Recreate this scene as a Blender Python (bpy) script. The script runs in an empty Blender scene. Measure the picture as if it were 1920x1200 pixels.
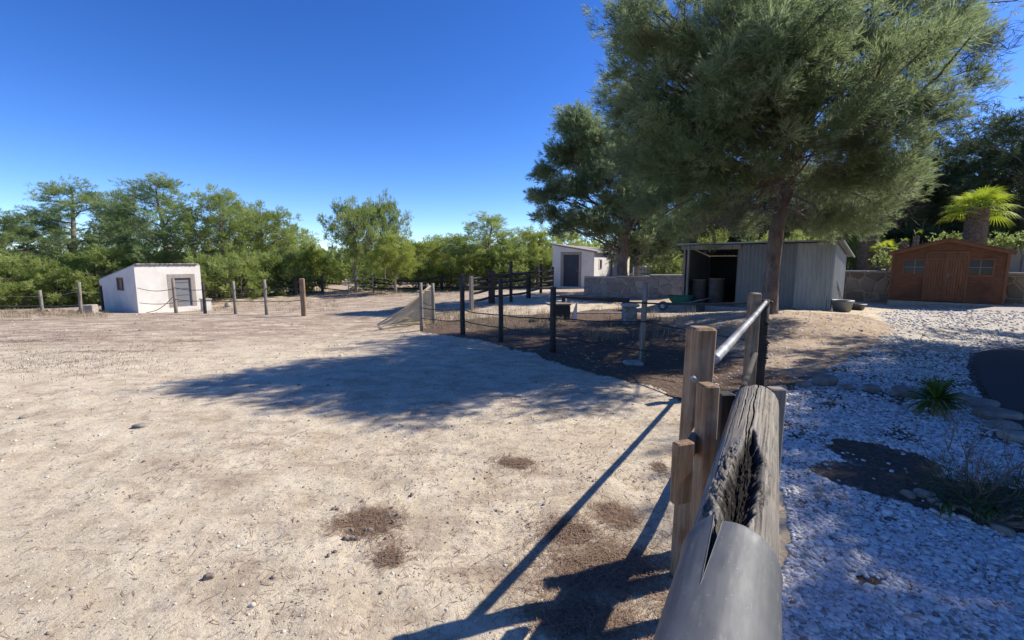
import bpy, math, random
import numpy as np
from mathutils import Vector, Matrix
random.seed(7); rng = np.random.default_rng(7)
C = bpy.context.scene.collection
R = math.radians
# ------------------------------------------------------------------ camera, world, sun, exposure
F = 850.0; H = 1.65; PITCH = math.atan(110/850.0)
cd = bpy.data.cameras.new('camera'); cam = bpy.data.objects.new('camera', cd); C.objects.link(cam)
cam.location = (0, 0, H); cam.rotation_euler = (math.pi/2-PITCH, 0, 0)
cd.sensor_width = 36; cd.lens = F/1920*36; cd.clip_start = .02; cd.clip_end = 3000
bpy.context.scene.camera = cam
SUN_EL = R(42); SUN_AZ = math.atan2(.956, .292)          # azimuth clockwise from +Y
w = bpy.data.worlds.new("World"); bpy.context.scene.world = w; w.use_nodes = True
wn = w.node_tree; bg = wn.nodes['Background']
sky = wn.nodes.new('ShaderNodeTexSky'); sky.sky_type = 'NISHITA'; sky.sun_disc = False
sky.sun_elevation = SUN_EL; sky.sun_rotation = SUN_AZ; sky.air_density = .7; sky.dust_density = 0.1; sky.ozone_density = 3.0
hs = wn.nodes.new('ShaderNodeHueSaturation'); hs.inputs['Hue'].default_value = .513; hs.inputs['Saturation'].default_value = 1.23; hs.inputs['Value'].default_value = 1.0
gm = wn.nodes.new('ShaderNodeGamma'); gm.inputs['Gamma'].default_value = 1.12; wn.links.new(sky.outputs[0], gm.inputs[0]); wn.links.new(gm.outputs[0], hs.inputs['Color']); wn.links.new(hs.outputs[0], bg.inputs[0]); bg.inputs[1].default_value = .108
sl = bpy.data.lights.new('sun', 'SUN'); sl.energy = 4.1; sl.angle = R(.5); sl.color = (1, .94, .84)
so = bpy.data.objects.new('sun', sl); C.objects.link(so)
sdir = Vector((.956*math.cos(SUN_EL), .292*math.cos(SUN_EL), math.sin(SUN_EL)))
so.rotation_euler = sdir.to_track_quat('Z', 'Y').to_euler(); so.location = (20, 6, 20)
vs = bpy.context.scene.view_settings
vs.view_transform = 'Standard'; vs.look = 'None'; vs.gamma = 1; vs.exposure = .75

# ------------------------------------------------------------------ pixel helpers (photo 1920x1200)
ct, st = math.cos(PITCH), math.sin(PITCH)
def ray(px, py):
    u = (px-960)/F; v = -(py-600)/F
    return (u, ct+v*st, -st+v*ct)
def P(px, py, Y):                                         # point on the pixel's ray at forward distance Y
    d = ray(px, py); t = Y/d[1]
    return Vector((d[0]*t, Y, H+d[2]*t))
# ------------------------------------------------------------------ numpy noise
def _h(i, j, s):
    n = (i*374761393+j*668265263+s*974634777) & 0xffffffff
    n = ((n ^ (n >> 13))*1274126177) & 0xffffffff
    return ((n ^ (n >> 16)) & 0xffff)/65535.0
def vn(x, y, s=0):
    xi = np.floor(x).astype(np.int64); yi = np.floor(y).astype(np.int64)
    fx = x-xi; fy = y-yi; fx = fx*fx*(3-2*fx); fy = fy*fy*(3-2*fy)
    a = _h(xi, yi, s); b = _h(xi+1, yi, s); c = _h(xi, yi+1, s); d = _h(xi+1, yi+1, s)
    return (a*(1-fx)+b*fx)*(1-fy)+(c*(1-fx)+d*fx)*fy
def fbm(x, y, s=0, o=4):
    x = np.asarray(x, float); y = np.asarray(y, float); t = 0; a = .5; n = 0
    for k in range(o):
        t = t+a*vn(x, y, s+k*17); n += a; x = x*2.03+3.1; y = y*2.03+1.7; a *= .5
    return t/n
# ------------------------------------------------------------------ terrain
ctrl = [(0, 0, 0), (-3, 0, 0), (3, 0, 0), (0, 3.5, 0), (-4, 4, -.02), (-8, 6, -.05), (1.1, 2.5, 0), (3, 3, 0), (6, 4, .02), (3.1, 5.7, 0), (9, 6, .1)]
for px, py, Y in [(1205, 682, 8.2), (1031, 661, 8.9), (938, 640, 10), (866, 628, 11), (790, 621, 12.3), (1442, 586, 12), (1557, 582, 13.6),
                  (1282, 583, 16.4), (1665, 571, 17.3), (1882, 572, 15.3), (568, 592, 17), (500, 590, 17.6), (441, 589, 18.2), (384, 588, 18.8),
                  (330, 587, 19.4), (260, 587, 22), (375, 581, 24.4), (197, 584, 24), (78, 586, 21), (152, 582, 23), (-60, 588, 22), (-300, 600, 20),
                  (605, 553, 30), (555, 554, 29), (655, 549, 31), (743, 547, 31), (828, 545, 31), (921, 569, 18), (884, 581, 16.5), (1014, 545, 25),
                  (1036, 541, 29), (1110, 541, 28), (1095, 560, 20), (1280, 556, 19.5), (400, 560, 27), (200, 568, 32), (0, 572, 32), (1810, 640, 9.5), (2100, 640, 10),
                  (1150, 525, 40), (800, 530, 42), (400, 540, 42), (0, 548, 45), (700, 575, 21), (720, 600, 15.5), (560, 640, 11)]:
    p = P(px, py, Y); ctrl.append((p.x, p.y, p.z))
ctrl += [(-25, 8, -.5), (-12, -8, 0), (12, -8, .2), (20, 8, .4), (35, 20, .6), (30, 35, .5), (0, 55, .2), (-35, 30, -1.2), (-30, 60, -1), (40, 60, .8)]
ctrl = np.array(ctrl); _K = np.sqrt(((ctrl[:, None, :2]-ctrl[None, :, :2])**2).sum(-1)+1.2)
_m = ctrl[:, 2].mean(); _w = np.linalg.solve(_K+np.eye(len(ctrl))*-.04, ctrl[:, 2]-_m)
TW = np.array([14.0, 19.0]); TD = np.array([.707, -.707]); TN = np.array([.707, .707])   # retaining wall line
def sstep(a, b, x):
    t = np.clip((x-a)/(b-a), 0, 1); return t*t*(3-2*t)
def g(x, y):
    x = np.asarray(x, float); y = np.asarray(y, float); sh = x.shape; x = x.ravel(); y = y.ravel()
    z = np.empty_like(x)
    for i in range(0, len(x), 20000):
        d = np.sqrt((x[i:i+20000, None]-ctrl[None, :, 0])**2+(y[i:i+20000, None]-ctrl[None, :, 1])**2+1.2)
        z[i:i+20000] = d@_w+_m
    r = np.hypot(x, y); k = sstep(45, 80, r); z = z*(1-k)+k*.0
    n = (x-TW[0])*TN[0]+(y-TW[1])*TN[1]; s = (x-TW[0])*TD[0]+(y-TW[1])*TD[1]
    k = sstep(.05, .3, n)*sstep(-2.2, -1.2, s)*(1-sstep(45, 70, r)); z = z*(1-k)+k*(1.12+.02*np.clip(n, 0, 20))
    return z.reshape(sh)
def gz(x, y): return float(g(np.array([x]), np.array([y]))[0])
def G(px, py):                                            # pixel -> terrain point
    d = ray(px, py); a, b = .3, 60.0; ys = np.linspace(a, b, 700); t = ys/d[1]
    zz = H+d[2]*t-g(d[0]*t, ys); k = np.argmax(zz < 0) if (zz < 0).any() else 699
    Y = ys[k]; return Vector((d[0]*Y/d[1], Y, gz(d[0]*Y/d[1], Y)))
def B(px, Y):                                             # terrain point below a pixel column at distance Y
    x = (px-960)/F*Y/1.0
    for _ in range(4):                                    # account for pitch
        z = gz(x, Y); depth = Y*ct-(z-H)*st; x = (px-960)/F*depth
    return Vector((x, Y, gz(x, Y)))
def topz(py, Y): return P(960, py, Y).z
# ------------------------------------------------------------------ object helpers
def tag(o, label=None, cat=None, group=None, kind=None):
    if label: o['label'] = label
    if cat: o['category'] = cat
    if group: o['group'] = group
    if kind: o['kind'] = kind
    return o
def thing(name, label, cat, loc=(0, 0, 0), rz=0, group=None):
    o = bpy.data.objects.new(name, None); C.objects.link(o); o.location = loc; o.rotation_euler = (0, 0, rz)
    o.empty_display_size = .2
    return tag(o, label, cat, group)
def link(name, me, m, parent=None, smooth=False):
    if m: me.materials.append(m)
    if smooth: me.polygons.foreach_set('use_smooth', [True]*len(me.polygons))
    o = bpy.data.objects.new(name, me); C.objects.link(o)
    if parent: o.parent = parent
    return o
def npmesh(name, V, T, attrs=None):
    V = np.asarray(V, np.float32); T = np.asarray(T, np.int32); k = T.shape[1]
    me = bpy.data.meshes.new(name); me.vertices.add(len(V)); me.vertices.foreach_set('co', V.ravel())
    me.loops.add(T.size); me.loops.foreach_set('vertex_index', T.ravel())
    me.polygons.add(len(T)); me.polygons.foreach_set('loop_start', np.arange(0, T.size, k, dtype=np.int32))
    me.update(calc_edges=True)
    for a, v in (attrs or {}).items():
        at = me.attributes.new(a, 'FLOAT', 'POINT'); at.data.foreach_set('value', np.asarray(v, np.float32))
    return me
class MB:
    def __init__(s, off=(0, 0, 0)): s.v = []; s.f = []; s.off = Vector(off)
    def add(s, vs, fs):
        n = len(s.v); s.v += [tuple(Vector(v)-s.off) for v in vs]; s.f += [tuple(i+n for i in f) for f in fs]; return s
    def box(s, c, d, rz=0, ax=None, bev=0, lean=None):    # c = centre, d = full sizes, ax = optional 3 axes
        c = Vector(c)
        if ax is None: ax = (Vector((math.cos(rz), math.sin(rz), 0)), Vector((-math.sin(rz), math.cos(rz), 0)), Vector((0, 0, 1)))
        ax = [Vector(a) for a in ax]; h = [x/2 for x in d]; b = min(bev, min(h)*.9)
        if not b:
            vs = [c+ax[0]*h[0]*i+ax[1]*h[1]*j+ax[2]*h[2]*k for k in (-1, 1) for i, j in ((-1, -1), (1, -1), (1, 1), (-1, 1))]
            return s.add(vs, [(3, 2, 1, 0), (4, 5, 6, 7), (0, 1, 5, 4), (1, 2, 6, 5), (2, 3, 7, 6), (3, 0, 4, 7)])
        def ring(hx, hy, z): return [c+ax[0]*x+ax[1]*y+ax[2]*z for x, y in ((-hx+b, -hy), (hx-b, -hy), (hx, -hy+b), (hx, hy-b), (hx-b, hy), (-hx+b, hy), (-hx, hy-b), (-hx, -hy+b))]
        vs = ring(h[0]-b*.9, h[1]-b*.9, -h[2])+ring(h[0], h[1], -h[2]+b)+ring(h[0], h[1], h[2]-b)+ring(h[0]-b*.9, h[1]-b*.9, h[2])
        fs = [tuple(range(7, -1, -1)), tuple(range(24, 32))]
        for r in range(3):
            for i in range(8): fs.append((r*8+i, r*8+(i+1) % 8, r*8+8+(i+1) % 8, r*8+8+i))
        return s.add(vs, fs)
    def tube(s, pts, rad, n=8, cap=True, jit=0):
        pts = [Vector(p) for p in pts]; rad = rad if isinstance(rad, (list, tuple)) else [rad]*len(pts)
        vs = []; fs = []; prev = None
        for i, p in enumerate(pts):
            t = (pts[min(i+1, len(pts)-1)]-pts[max(i-1, 0)]).normalized()
            if prev is None: prev = t.orthogonal().normalized()
            u = (prev-t*prev.dot(t)).normalized(); prev = u; q = t.cross(u)
            for k in range(n):
                a = 2*math.pi*k/n; rr = rad[i]*(1+random.uniform(-jit, jit)); vs.append(p+(u*math.cos(a)+q*math.sin(a))*rr)
        for i in range(len(pts)-1):
            for k in range(n): fs.append((i*n+k, i*n+(k+1) % n, (i+1)*n+(k+1) % n, (i+1)*n+k))
        if cap: fs.append(tuple(range(n-1, -1, -1))); fs.append(tuple(range((len(pts)-1)*n, len(pts)*n)))
        return s.add(vs, fs)
    def mesh(s, name):
        me = bpy.data.meshes.new(name); me.from_pydata(s.v, [], s.f); me.update(); return me
    def build(s, name, m, parent=None, smooth=False): return link(name, s.mesh(name), m, parent, smooth)
def copy_tree(o, parent=None):
    c = o.copy(); C.objects.link(c); c.parent = parent
    for ch in list(o.children): copy_tree(ch, c)
    return c
# ------------------------------------------------------------------ materials
def newmat(name):
    m = bpy.data.materials.new(name); m.use_nodes = True; nt = m.node_tree; b = nt.nodes['Principled BSDF']; return m, nt, b
def N(nt, t, **k):
    n = nt.nodes.new(t)
    for a, v in k.items():
        if a in n.inputs: n.inputs[a].default_value = v
        else: setattr(n, a, v)
    return n
def coords(nt, scale=(1, 1, 1), kind='Object', rot=(0, 0, 0)):
    tc = N(nt, 'ShaderNodeTexCoord'); mp = N(nt, 'ShaderNodeMapping'); mp.inputs['Scale'].default_value = scale; mp.inputs['Rotation'].default_value = rot
    nt.links.new(tc.outputs[kind], mp.inputs['Vector']); return mp.outputs[0]
def noise(nt, vec, scale, detail=6, rough=.6, dist=0):
    n = N(nt, 'ShaderNodeTexNoise', Scale=scale, Detail=detail, Roughness=rough, Distortion=dist); nt.links.new(vec, n.inputs['Vector']); return n.outputs[0]
def ramp(nt, fac, stops):
    r = N(nt, 'ShaderNodeValToRGB'); e = r.color_ramp.elements
    while len(e) < len(stops): e.new(.5)
    for i, (p, c) in enumerate(stops):
        e[i].position = p; e[i].color = (c[0], c[1], c[2], 1) if not isinstance(c, (int, float)) else (c, c, c, 1)
    nt.links.new(fac, r.inputs[0]); return r.outputs[0]
def mix(nt, fac, a, b, mode='MIX'):
    m = N(nt, 'ShaderNodeMix', data_type='RGBA', blend_type=mode)
    for s, v in ((0, fac), (6, a), (7, b)):
        if hasattr(v, 'links'): nt.links.new(v, m.inputs[s])
        else: m.inputs[s].default_value = v if s == 0 else (v[0], v[1], v[2], 1)
    return m.outputs[2]
def math_(nt, op, a, b=0.0):
    m = N(nt, 'ShaderNodeMath', operation=op)
    for i, v in enumerate((a, b)):
        if hasattr(v, 'links'): nt.links.new(v, m.inputs[i])
        else: m.inputs[i].default_value = v
    return m.outputs[0]
def attr(nt, name):
    a = N(nt, 'ShaderNodeAttribute', attribute_name=name); return a.outputs['Fac']
def bump(nt, b, h, strength=.5, dist=.01):
    n = N(nt, 'ShaderNodeBump', Strength=strength, Distance=dist); nt.links.new(h, n.inputs['Height']); nt.links.new(n.outputs[0], b.inputs['Normal'])
def simple(name, c1, c2, scale=8, stretch=(1, 1, 1), rough=.85, bs=.4, bd=.01, metal=0, stops=(.3, .7), c3=None):
    m, nt, b = newmat(name); v = coords(nt, stretch); f = noise(nt, v, scale); st_ = [(stops[0], c1), (stops[1], c2)]
    col = ramp(nt, f, st_)
    if c3:
        f2 = noise(nt, coords(nt, (1, 1, 1)), scale*.23, 5, .7); col = mix(nt, ramp(nt, f2, [(.48, 0.0), (.68, 1.0)]), col, c3)
    nt.links.new(col, b.inputs['Base Color']); b.inputs['Roughness'].default_value = rough; b.inputs['Metallic'].default_value = metal
    if bs: bump(nt, b, f, bs, bd)
    return m
def wood(name, dark, light, along='z', rough=.85, sc=1, crack=.6, stain=None):
    m, nt, b = newmat(name); s = {'x': (1.2, 22, 22), 'y': (22, 1.2, 22), 'z': (22, 22, 1.2)}[along]
    v = coords(nt, tuple(k*sc for k in s)); f = noise(nt, v, 1.6, 8, .65, .3); f2 = noise(nt, coords(nt, (1, 1, 1)), 5, 4, .6)
    col = ramp(nt, f, [(.28, tuple(c*.35 for c in dark)), (.42, dark), (.68, light)])
    col = mix(nt, ramp(nt, f2, [(.4, 0.0), (.7, .6)]), col, stain or tuple(c*.75 for c in light))
    nt.links.new(col, b.inputs['Base Color']); b.inputs['Roughness'].default_value = rough; bump(nt, b, f, crack, .006); return m
def foliage(name, dark, light, trans=.3, third=None):
    m, nt, b = newmat(name); a = attr(nt, 'rnd'); tc = N(nt, 'ShaderNodeNewGeometry'); f = noise(nt, tc.outputs['Position'], .5, 3, .6)
    k = math_(nt, 'ADD', math_(nt, 'MULTIPLY', a, .65), math_(nt, 'MULTIPLY', f, .5))
    oi = N(nt, 'ShaderNodeObjectInfo'); k = math_(nt, 'ADD', k, math_(nt, 'MULTIPLY', math_(nt, 'SUBTRACT', oi.outputs['Random'], .5), .25))
    stops = [(.15, dark), (.75, light)]+([(.97, third)] if third else [])
    col = ramp(nt, k, stops); nt.links.new(col, b.inputs['Base Color']); b.inputs['Roughness'].default_value = .55
    b.inputs['Specular IOR Level'].default_value = .35
    tr = N(nt, 'ShaderNodeBsdfTranslucent'); nt.links.new(mix(nt, .5, col, tuple(min(1, c*1.3) for c in light)), tr.inputs[0])
    mx = N(nt, 'ShaderNodeMixShader'); mx.inputs[0].default_value = trans
    nt.links.new(b.outputs[0], mx.inputs[1]); nt.links.new(tr.outputs[0], mx.inputs[2]); nt.links.new(mx.outputs[0], nt.nodes['Material Output'].inputs[0]); return m
def needles_mat(name, dark, light, trans, third=None): return foliage(name, dark, light, trans, third)
M = {}
M['needle_hero'] = foliage('needle_hero', (.085, .125, .055), (.27, .335, .16), .55, (.42, .45, .26))
M['needle_far'] = foliage('needle_far', (.12, .175, .045), (.34, .41, .12), .5, (.47, .52, .18))
M['needle_blue'] = foliage('needle_blue', (.10, .16, .065), (.31, .39, .15), .5, (.43, .48, .22))
M['needle_yellow'] = foliage('needle_yellow', (.16, .22, .03), (.41, .46, .10), .5, (.52, .56, .15))
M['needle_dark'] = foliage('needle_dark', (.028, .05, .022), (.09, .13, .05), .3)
M['dead_twig'] = simple('dead_twig', (.10, .08, .065), (.26, .22, .19), 30, rough=.9, bs=0)
M['bark'] = simple('bark', (.07, .045, .035), (.26, .19, .15), 9, (1, 1, .35), .95, 1.0, .04, c3=(.19, .17, .155))
M['bark_far'] = simple('bark_far', (.14, .11, .09), (.36, .3, .25), 9, (1, 1, .3), .95, .5, .03)
M['palm_leaf'] = foliage('palm_leaf', (.12, .2, .015), (.42, .5, .04), .5, (.58, .56, .07))
M['palm_bark'] = simple('palm_bark', (.09, .07, .055), (.4, .34, .28), 14, (1, 1, 1), .95, .8, .03)
M['agave'] = foliage('agave', (.05, .10, .02), (.16, .24, .045), .2, (.30, .34, .10))
M['dry'] = foliage('dry', (.2, .15, .09), (.42, .34, .22), .3)
M['shrub_leaf'] = foliage('shrub_leaf', (.035, .06, .018), (.09, .13, .035), .25)
M['white_wall'] = simple('white_wall', (.62, .59, .53), (.72, .69, .64), 2.2, (1, 1, .6), .9, .15, .01, c3=(.56, .52, .46))
M['cream_wall'] = simple('cream_wall', (.42, .38, .32), (.52, .48, .41), 2.5, rough=.9, bs=.15)
M['stone_frame'] = simple('stone_frame', (.24, .21, .18), (.34, .30, .26), 8, rough=.9)
M['hut_door'] = simple('hut_door', (.11, .14, .18), (.17, .20, .24), 3, (1, 1, 6), .6, .1, c3=(.20, .17, .14))
M['dark_door'] = simple('dark_door', (.012, .016, .035), (.022, .028, .05), 4, rough=.5, bs=.1)
M['glass_dark'] = simple('glass_dark', (.012, .014, .016), (.03, .033, .036), 2, rough=.35, bs=0)
M['concrete'] = simple('concrete', (.30, .28, .25), (.44, .41, .37), 10, rough=.9, bs=.3)
M['post_grey'] = wood('post_grey', (.15, .125, .10), (.34, .30, .25), 'z')
M['post_brown'] = wood('post_brown', (.17, .095, .045), (.36, .24, .14), 'z', sc=1.2, stain=(.34, .28, .21))
M['post_dark'] = wood('post_dark', (.022, .019, .017), (.07, .06, .052), 'z')
M['rail_black'] = simple('rail_black', (.012, .011, .011), (.045, .04, .037), 14, (1, 1, 1), .8, .4)
M['cable'] = simple('cable', (.015, .014, .014), (.04, .036, .034), 20, rough=.6, bs=0)
M['rope_light'] = simple('rope_light', (.2, .19, .18), (.34, .32, .3), 20, rough=.8, bs=0)
M['metal_pipe'] = simple('metal_pipe', (.26, .27, .30), (.52, .53, .56), 6, rough=.45, bs=.15, metal=.55, c3=(.20, .2, .22))
M['galv'] = simple('galv', (.14, .15, .155), (.22, .235, .24), 1.6, (1, 1, .25), .55, .05, metal=.35, c3=(.17, .17, .165))
M['galv_light'] = simple('galv_light', (.25, .26, .26), (.36, .37, .36), 2.4, (1, 1, .3), .5, .05, metal=.35)
M['bay_shade'] = simple('bay_shade', (.012, .011, .01), (.025, .023, .02), 3, rough=.9, bs=0)
M['shed_wood'] = None
M['tarp'] = simple('tarp', (.62, .57, .45), (.76, .70, .57), 4, rough=.65, bs=.4, bd=.02, c3=(.34, .30, .21))
mt_ = M['tarp']; nt_x = mt_.node_tree; b_x = nt_x.nodes['Principled BSDF']; tr_x = nt_x.nodes.new('ShaderNodeBsdfTranslucent'); tr_x.inputs[0].default_value = (.80, .72, .54, 1); mx_x = nt_x.nodes.new('ShaderNodeMixShader'); mx_x.inputs[0].default_value = .6
nt_x.links.new(b_x.outputs[0], mx_x.inputs[1]); nt_x.links.new(tr_x.outputs[0], mx_x.inputs[2]); nt_x.links.new(mx_x.outputs[0], nt_x.nodes['Material Output'].inputs[0])
M['green_plastic'] = simple('green_plastic', (.02, .12, .07), (.03, .16, .10), 4, rough=.5, bs=.1)
M['black_plastic'] = simple('black_plastic', (.035, .038, .04), (.10, .105, .11), 6, rough=.55, bs=.1)
M['white_plastic'] = simple('white_plastic', (.55, .56, .55), (.68, .69, .68), 3, rough=.4, bs=0)
M['barrel'] = simple('barrel', (.05, .038, .03), (.10, .08, .06), 6, rough=.7, bs=.2)
M['rock'] = simple('rock', (.24, .21, .17), (.46, .42, .36), 9, rough=.95, bs=.7, bd=.02)
M['rock_grey'] = simple('rock_grey', (.16, .14, .12), (.34, .31, .27), 9, rough=.95, bs=.7, bd=.02)
M['dung'] = simple('dung', (.14, .11, .09), (.28, .24, .20), 30, rough=.95, bs=.5)
M['litter_bits'] = simple('litter_bits', (.16, .09, .055), (.34, .23, .15), 60, rough=.9, bs=0)
M['pebble_white'] = None
def ground_material():
    m, nt, b = newmat('dirt'); v = coords(nt)
    big = noise(nt, v, .35, 5, .6); mid = noise(nt, v, 2.6, 7, .65, .4); fine = noise(nt, v, 38, 5, .75); grit = noise(nt, v, 160, 3, .8)
    st_v = coords(nt, (1, 2.6, 1), rot=(0, 0, .35)); streak = noise(nt, st_v, 1.7, 7, .72, .6)
    col = ramp(nt, mid, [(.30, (.44, .35, .235)), (.5, (.62, .52, .375)), (.72, (.73, .635, .475))])
    col = mix(nt, ramp(nt, streak, [(.32, .85), (.50, 0.0)]), col, (.35, .265, .19))
    col = mix(nt, ramp(nt, big, [(.5, 0.0), (.75, .5)]), col, (.62, .52, .38))
    col = mix(nt, ramp(nt, fine, [(.34, .85), (.47, 0.0)]), col, (.29, .22, .16))
    col = mix(nt, ramp(nt, grit, [(.62, 0.0), (.74, .7)]), col, (.72, .66, .56))
    # scrubby, browner ground on the far left
    col = mix(nt, math_(nt, 'MULTIPLY', attr(nt, 'scrub'), ramp(nt, noise(nt, coords(nt, (1, 2.2, 1)), 1.3, 7, .75), [(.38, 0.0), (.56, .95)])), col, (.30, .22, .16))
    # pine litter
    lf = noise(nt, v, 26, 7, .8, 1.2); lcol = ramp(nt, lf, [(.3, (.13, .085, .055)), (.5, (.38, .27, .19)), (.7, (.60, .48, .36))])
    lcol = mix(nt, ramp(nt, noise(nt, v, 1.1, 5, .6), [(.35, 0.0), (.65, .7)]), lcol, (.56, .46, .35))
    lk = math_(nt, 'MULTIPLY', attr(nt, 'litter'), ramp(nt, math_(nt, 'ADD', math_(nt, 'MULTIPLY', mid, .5), math_(nt, 'MULTIPLY', lf, .5)), [(.25, .8), (.5, 1.0)]))
    col = mix(nt, lk, col, lcol)
    # gravel: pale stones with dark gaps
    vo = N(nt, 'ShaderNodeTexVoronoi', Scale=26.0, Randomness=1.0); nt.links.new(v, vo.inputs['Vector'])
    gc = ramp(nt, vo.outputs['Distance'], [(.15, (.46, .43, .39)), (.40, (.27, .24, .21)), (.60, (.09, .07, .06))])
    gc = mix(nt, ramp(nt, mid, [(.42, .0), (.68, .55)]), gc, (.26, .21, .17))
    gc = mix(nt, math_(nt, 'MULTIPLY', attr(nt, 'far_pale'), .85), gc, ramp(nt, fine, [(.3, (.42, .36, .29)), (.6, (.68, .62, .53))])); col = mix(nt, attr(nt, 'gravel'), col, gc)  # gravel base turns paler and warmer with distance
    dcol = ramp(nt, noise(nt, v, 44, 6, .8, 1.5), [(.3, (.035, .024, .018)), (.55, (.12, .08, .055)), (.75, (.32, .25, .18))])
    dk = ramp(nt, math_(nt, 'ADD', math_(nt, 'MULTIPLY', attr(nt, 'duff_shade'), 1.0), math_(nt, 'MULTIPLY', math_(nt, 'SUBTRACT', noise(nt, v, 7, 7, .75), .5), 1.6)), [(.42, 0.0), (.72, .92)])
    col = mix(nt, dk, col, dcol)
    scol = ramp(nt, noise(nt, v, 30, 5, .7), [(.3, (.06, .045, .035)), (.7, (.20, .155, .12))])
    col = mix(nt, ramp(nt, math_(nt, 'ADD', attr(nt, 'soil'), math_(nt, 'MULTIPLY', math_(nt, 'SUBTRACT', noise(nt, v, 5, 5, .7), .5), .9)), [(.42, 0.0), (.58, 1.0)]), col, scol)
    nt.links.new(col, b.inputs['Base Color']); b.inputs['Roughness'].default_value = .95; b.inputs['Specular IOR Level'].default_value = .15
    hh = math_(nt, 'ADD', math_(nt, 'MULTIPLY', fine, .5), math_(nt, 'MULTIPLY', mid, .6)); hh = math_(nt, 'ADD', hh, math_(nt, 'MULTIPLY', grit, .25)); hh = math_(nt, 'ADD', hh, math_(nt, 'MULTIPLY', noise(nt, v, 9, 3, .5), .7)); hh = math_(nt, 'ADD', hh, math_(nt, 'MULTIPLY', streak, .6))
    hh = math_(nt, 'SUBTRACT', hh, math_(nt, 'MULTIPLY', math_(nt, 'MULTIPLY', attr(nt, 'gravel'), vo.outputs['Distance']), .8))
    bump(nt, b, hh, .75, .035); return m
def stonewall_material(name, c1, c2, mortar, sc=3.2):
    m, nt, b = newmat(name); v = coords(nt); nz = N(nt, 'ShaderNodeTexNoise', Scale=2.0, Detail=2.0); nt.links.new(v, nz.inputs['Vector'])
    vv = mix(nt, .12, v, nz.outputs['Color']); 
    e = N(nt, 'ShaderNodeTexVoronoi', feature='DISTANCE_TO_EDGE', Scale=sc); c = N(nt, 'ShaderNodeTexVoronoi', Scale=sc)
    nt.links.new(vv, e.inputs['Vector']); nt.links.new(vv, c.inputs['Vector'])
    f = noise(nt, v, 12, 6, .7)
    col = mix(nt, c.outputs['Color'], c1, c2); bw = N(nt, 'ShaderNodeRGBToBW'); nt.links.new(c.outputs['Color'], bw.inputs[0]); col = mix(nt, bw.outputs[0], c1, c2)
    col = mix(nt, math_(nt, 'MULTIPLY', f, .5), col, tuple(k*.5 for k in c1)); k = ramp(nt, e.outputs['Distance'], [(.02, 1.0), (.07, 0.0)])
    col = mix(nt, k, col, mortar); nt.links.new(col, b.inputs['Base Color']); b.inputs['Roughness'].default_value = .95
    bump(nt, b, math_(nt, 'ADD', ramp(nt, e.outputs['Distance'], [(.0, 0.0), (.12, 1.0)]), math_(nt, 'MULTIPLY', f, .5)), .9, .04); return m
M['stone_wall'] = stonewall_material('stone_wall', (.16, .15, .15), (.40, .38, .36), (.30, .28, .26), 3.6)
M['stone_brown'] = stonewall_material('stone_brown', (.17, .13, .09), (.40, .32, .23), (.36, .30, .23), 2.6)
M['shed_wood'] = simple('shed_wood', (.13, .055, .026), (.205, .088, .042), 3, (.6, 2, 6), .75, .3, c3=(.075, .03, .017))
M['shed_trim'] = simple('shed_trim', (.135, .056, .027), (.215, .093, .045), 4, (2, 2, .5), .7, .2)
M['asphalt'] = simple('asphalt', (.035, .036, .038), (.07, .07, .072), 60, rough=.9, bs=.6)
M['rubber'] = None

def inpoly(x, y, poly):
    ins = np.zeros(x.shape, bool); n = len(poly)
    for i in range(n):
        x1, y1 = poly[i]; x2, y2 = poly[(i+1) % n]
        if y1 == y2: continue
        c = ((y1 > y) != (y2 > y)) & (x < (x2-x1)*(y-y1)/(y2-y1)+x1); ins ^= c
    return ins
def pix(l): return [(G(a, b).x, G(a, b).y) for a, b in l]
FEND = pix([(1300, 1190)])[0]
litter_poly = pix([(1272, 745), (1180, 716), (1030, 673), (870, 635), (790, 624), (800, 606), (900, 596), (1040, 588), (1160, 578), (1290, 590), (1430, 583), (1600, 590), (1680, 612), (1655, 640), (1600, 680), (1480, 735), (1400, 760), (1340, 775)])
gravel_poly = [(.25, -3), (.45, 0), (1.05, 1.35), (1.5, 2.3), (2.2, 3.6)]+pix([(1470, 735), (1485, 725), (1590, 680), (1650, 640), (1672, 614), (1640, 588), (1700, 580)])+[(17, 15), (30, 10), (30, -3)]
def ell(x, y, cx, cy, rx, ry, a=0):
    c, s = math.cos(a), math.sin(a); X = (x-cx)*c+(y-cy)*s; Y = -(x-cx)*s+(y-cy)*c
    return np.clip(1.35-np.sqrt((X/rx)**2+(Y/ry)**2), 0, 1)
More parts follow.
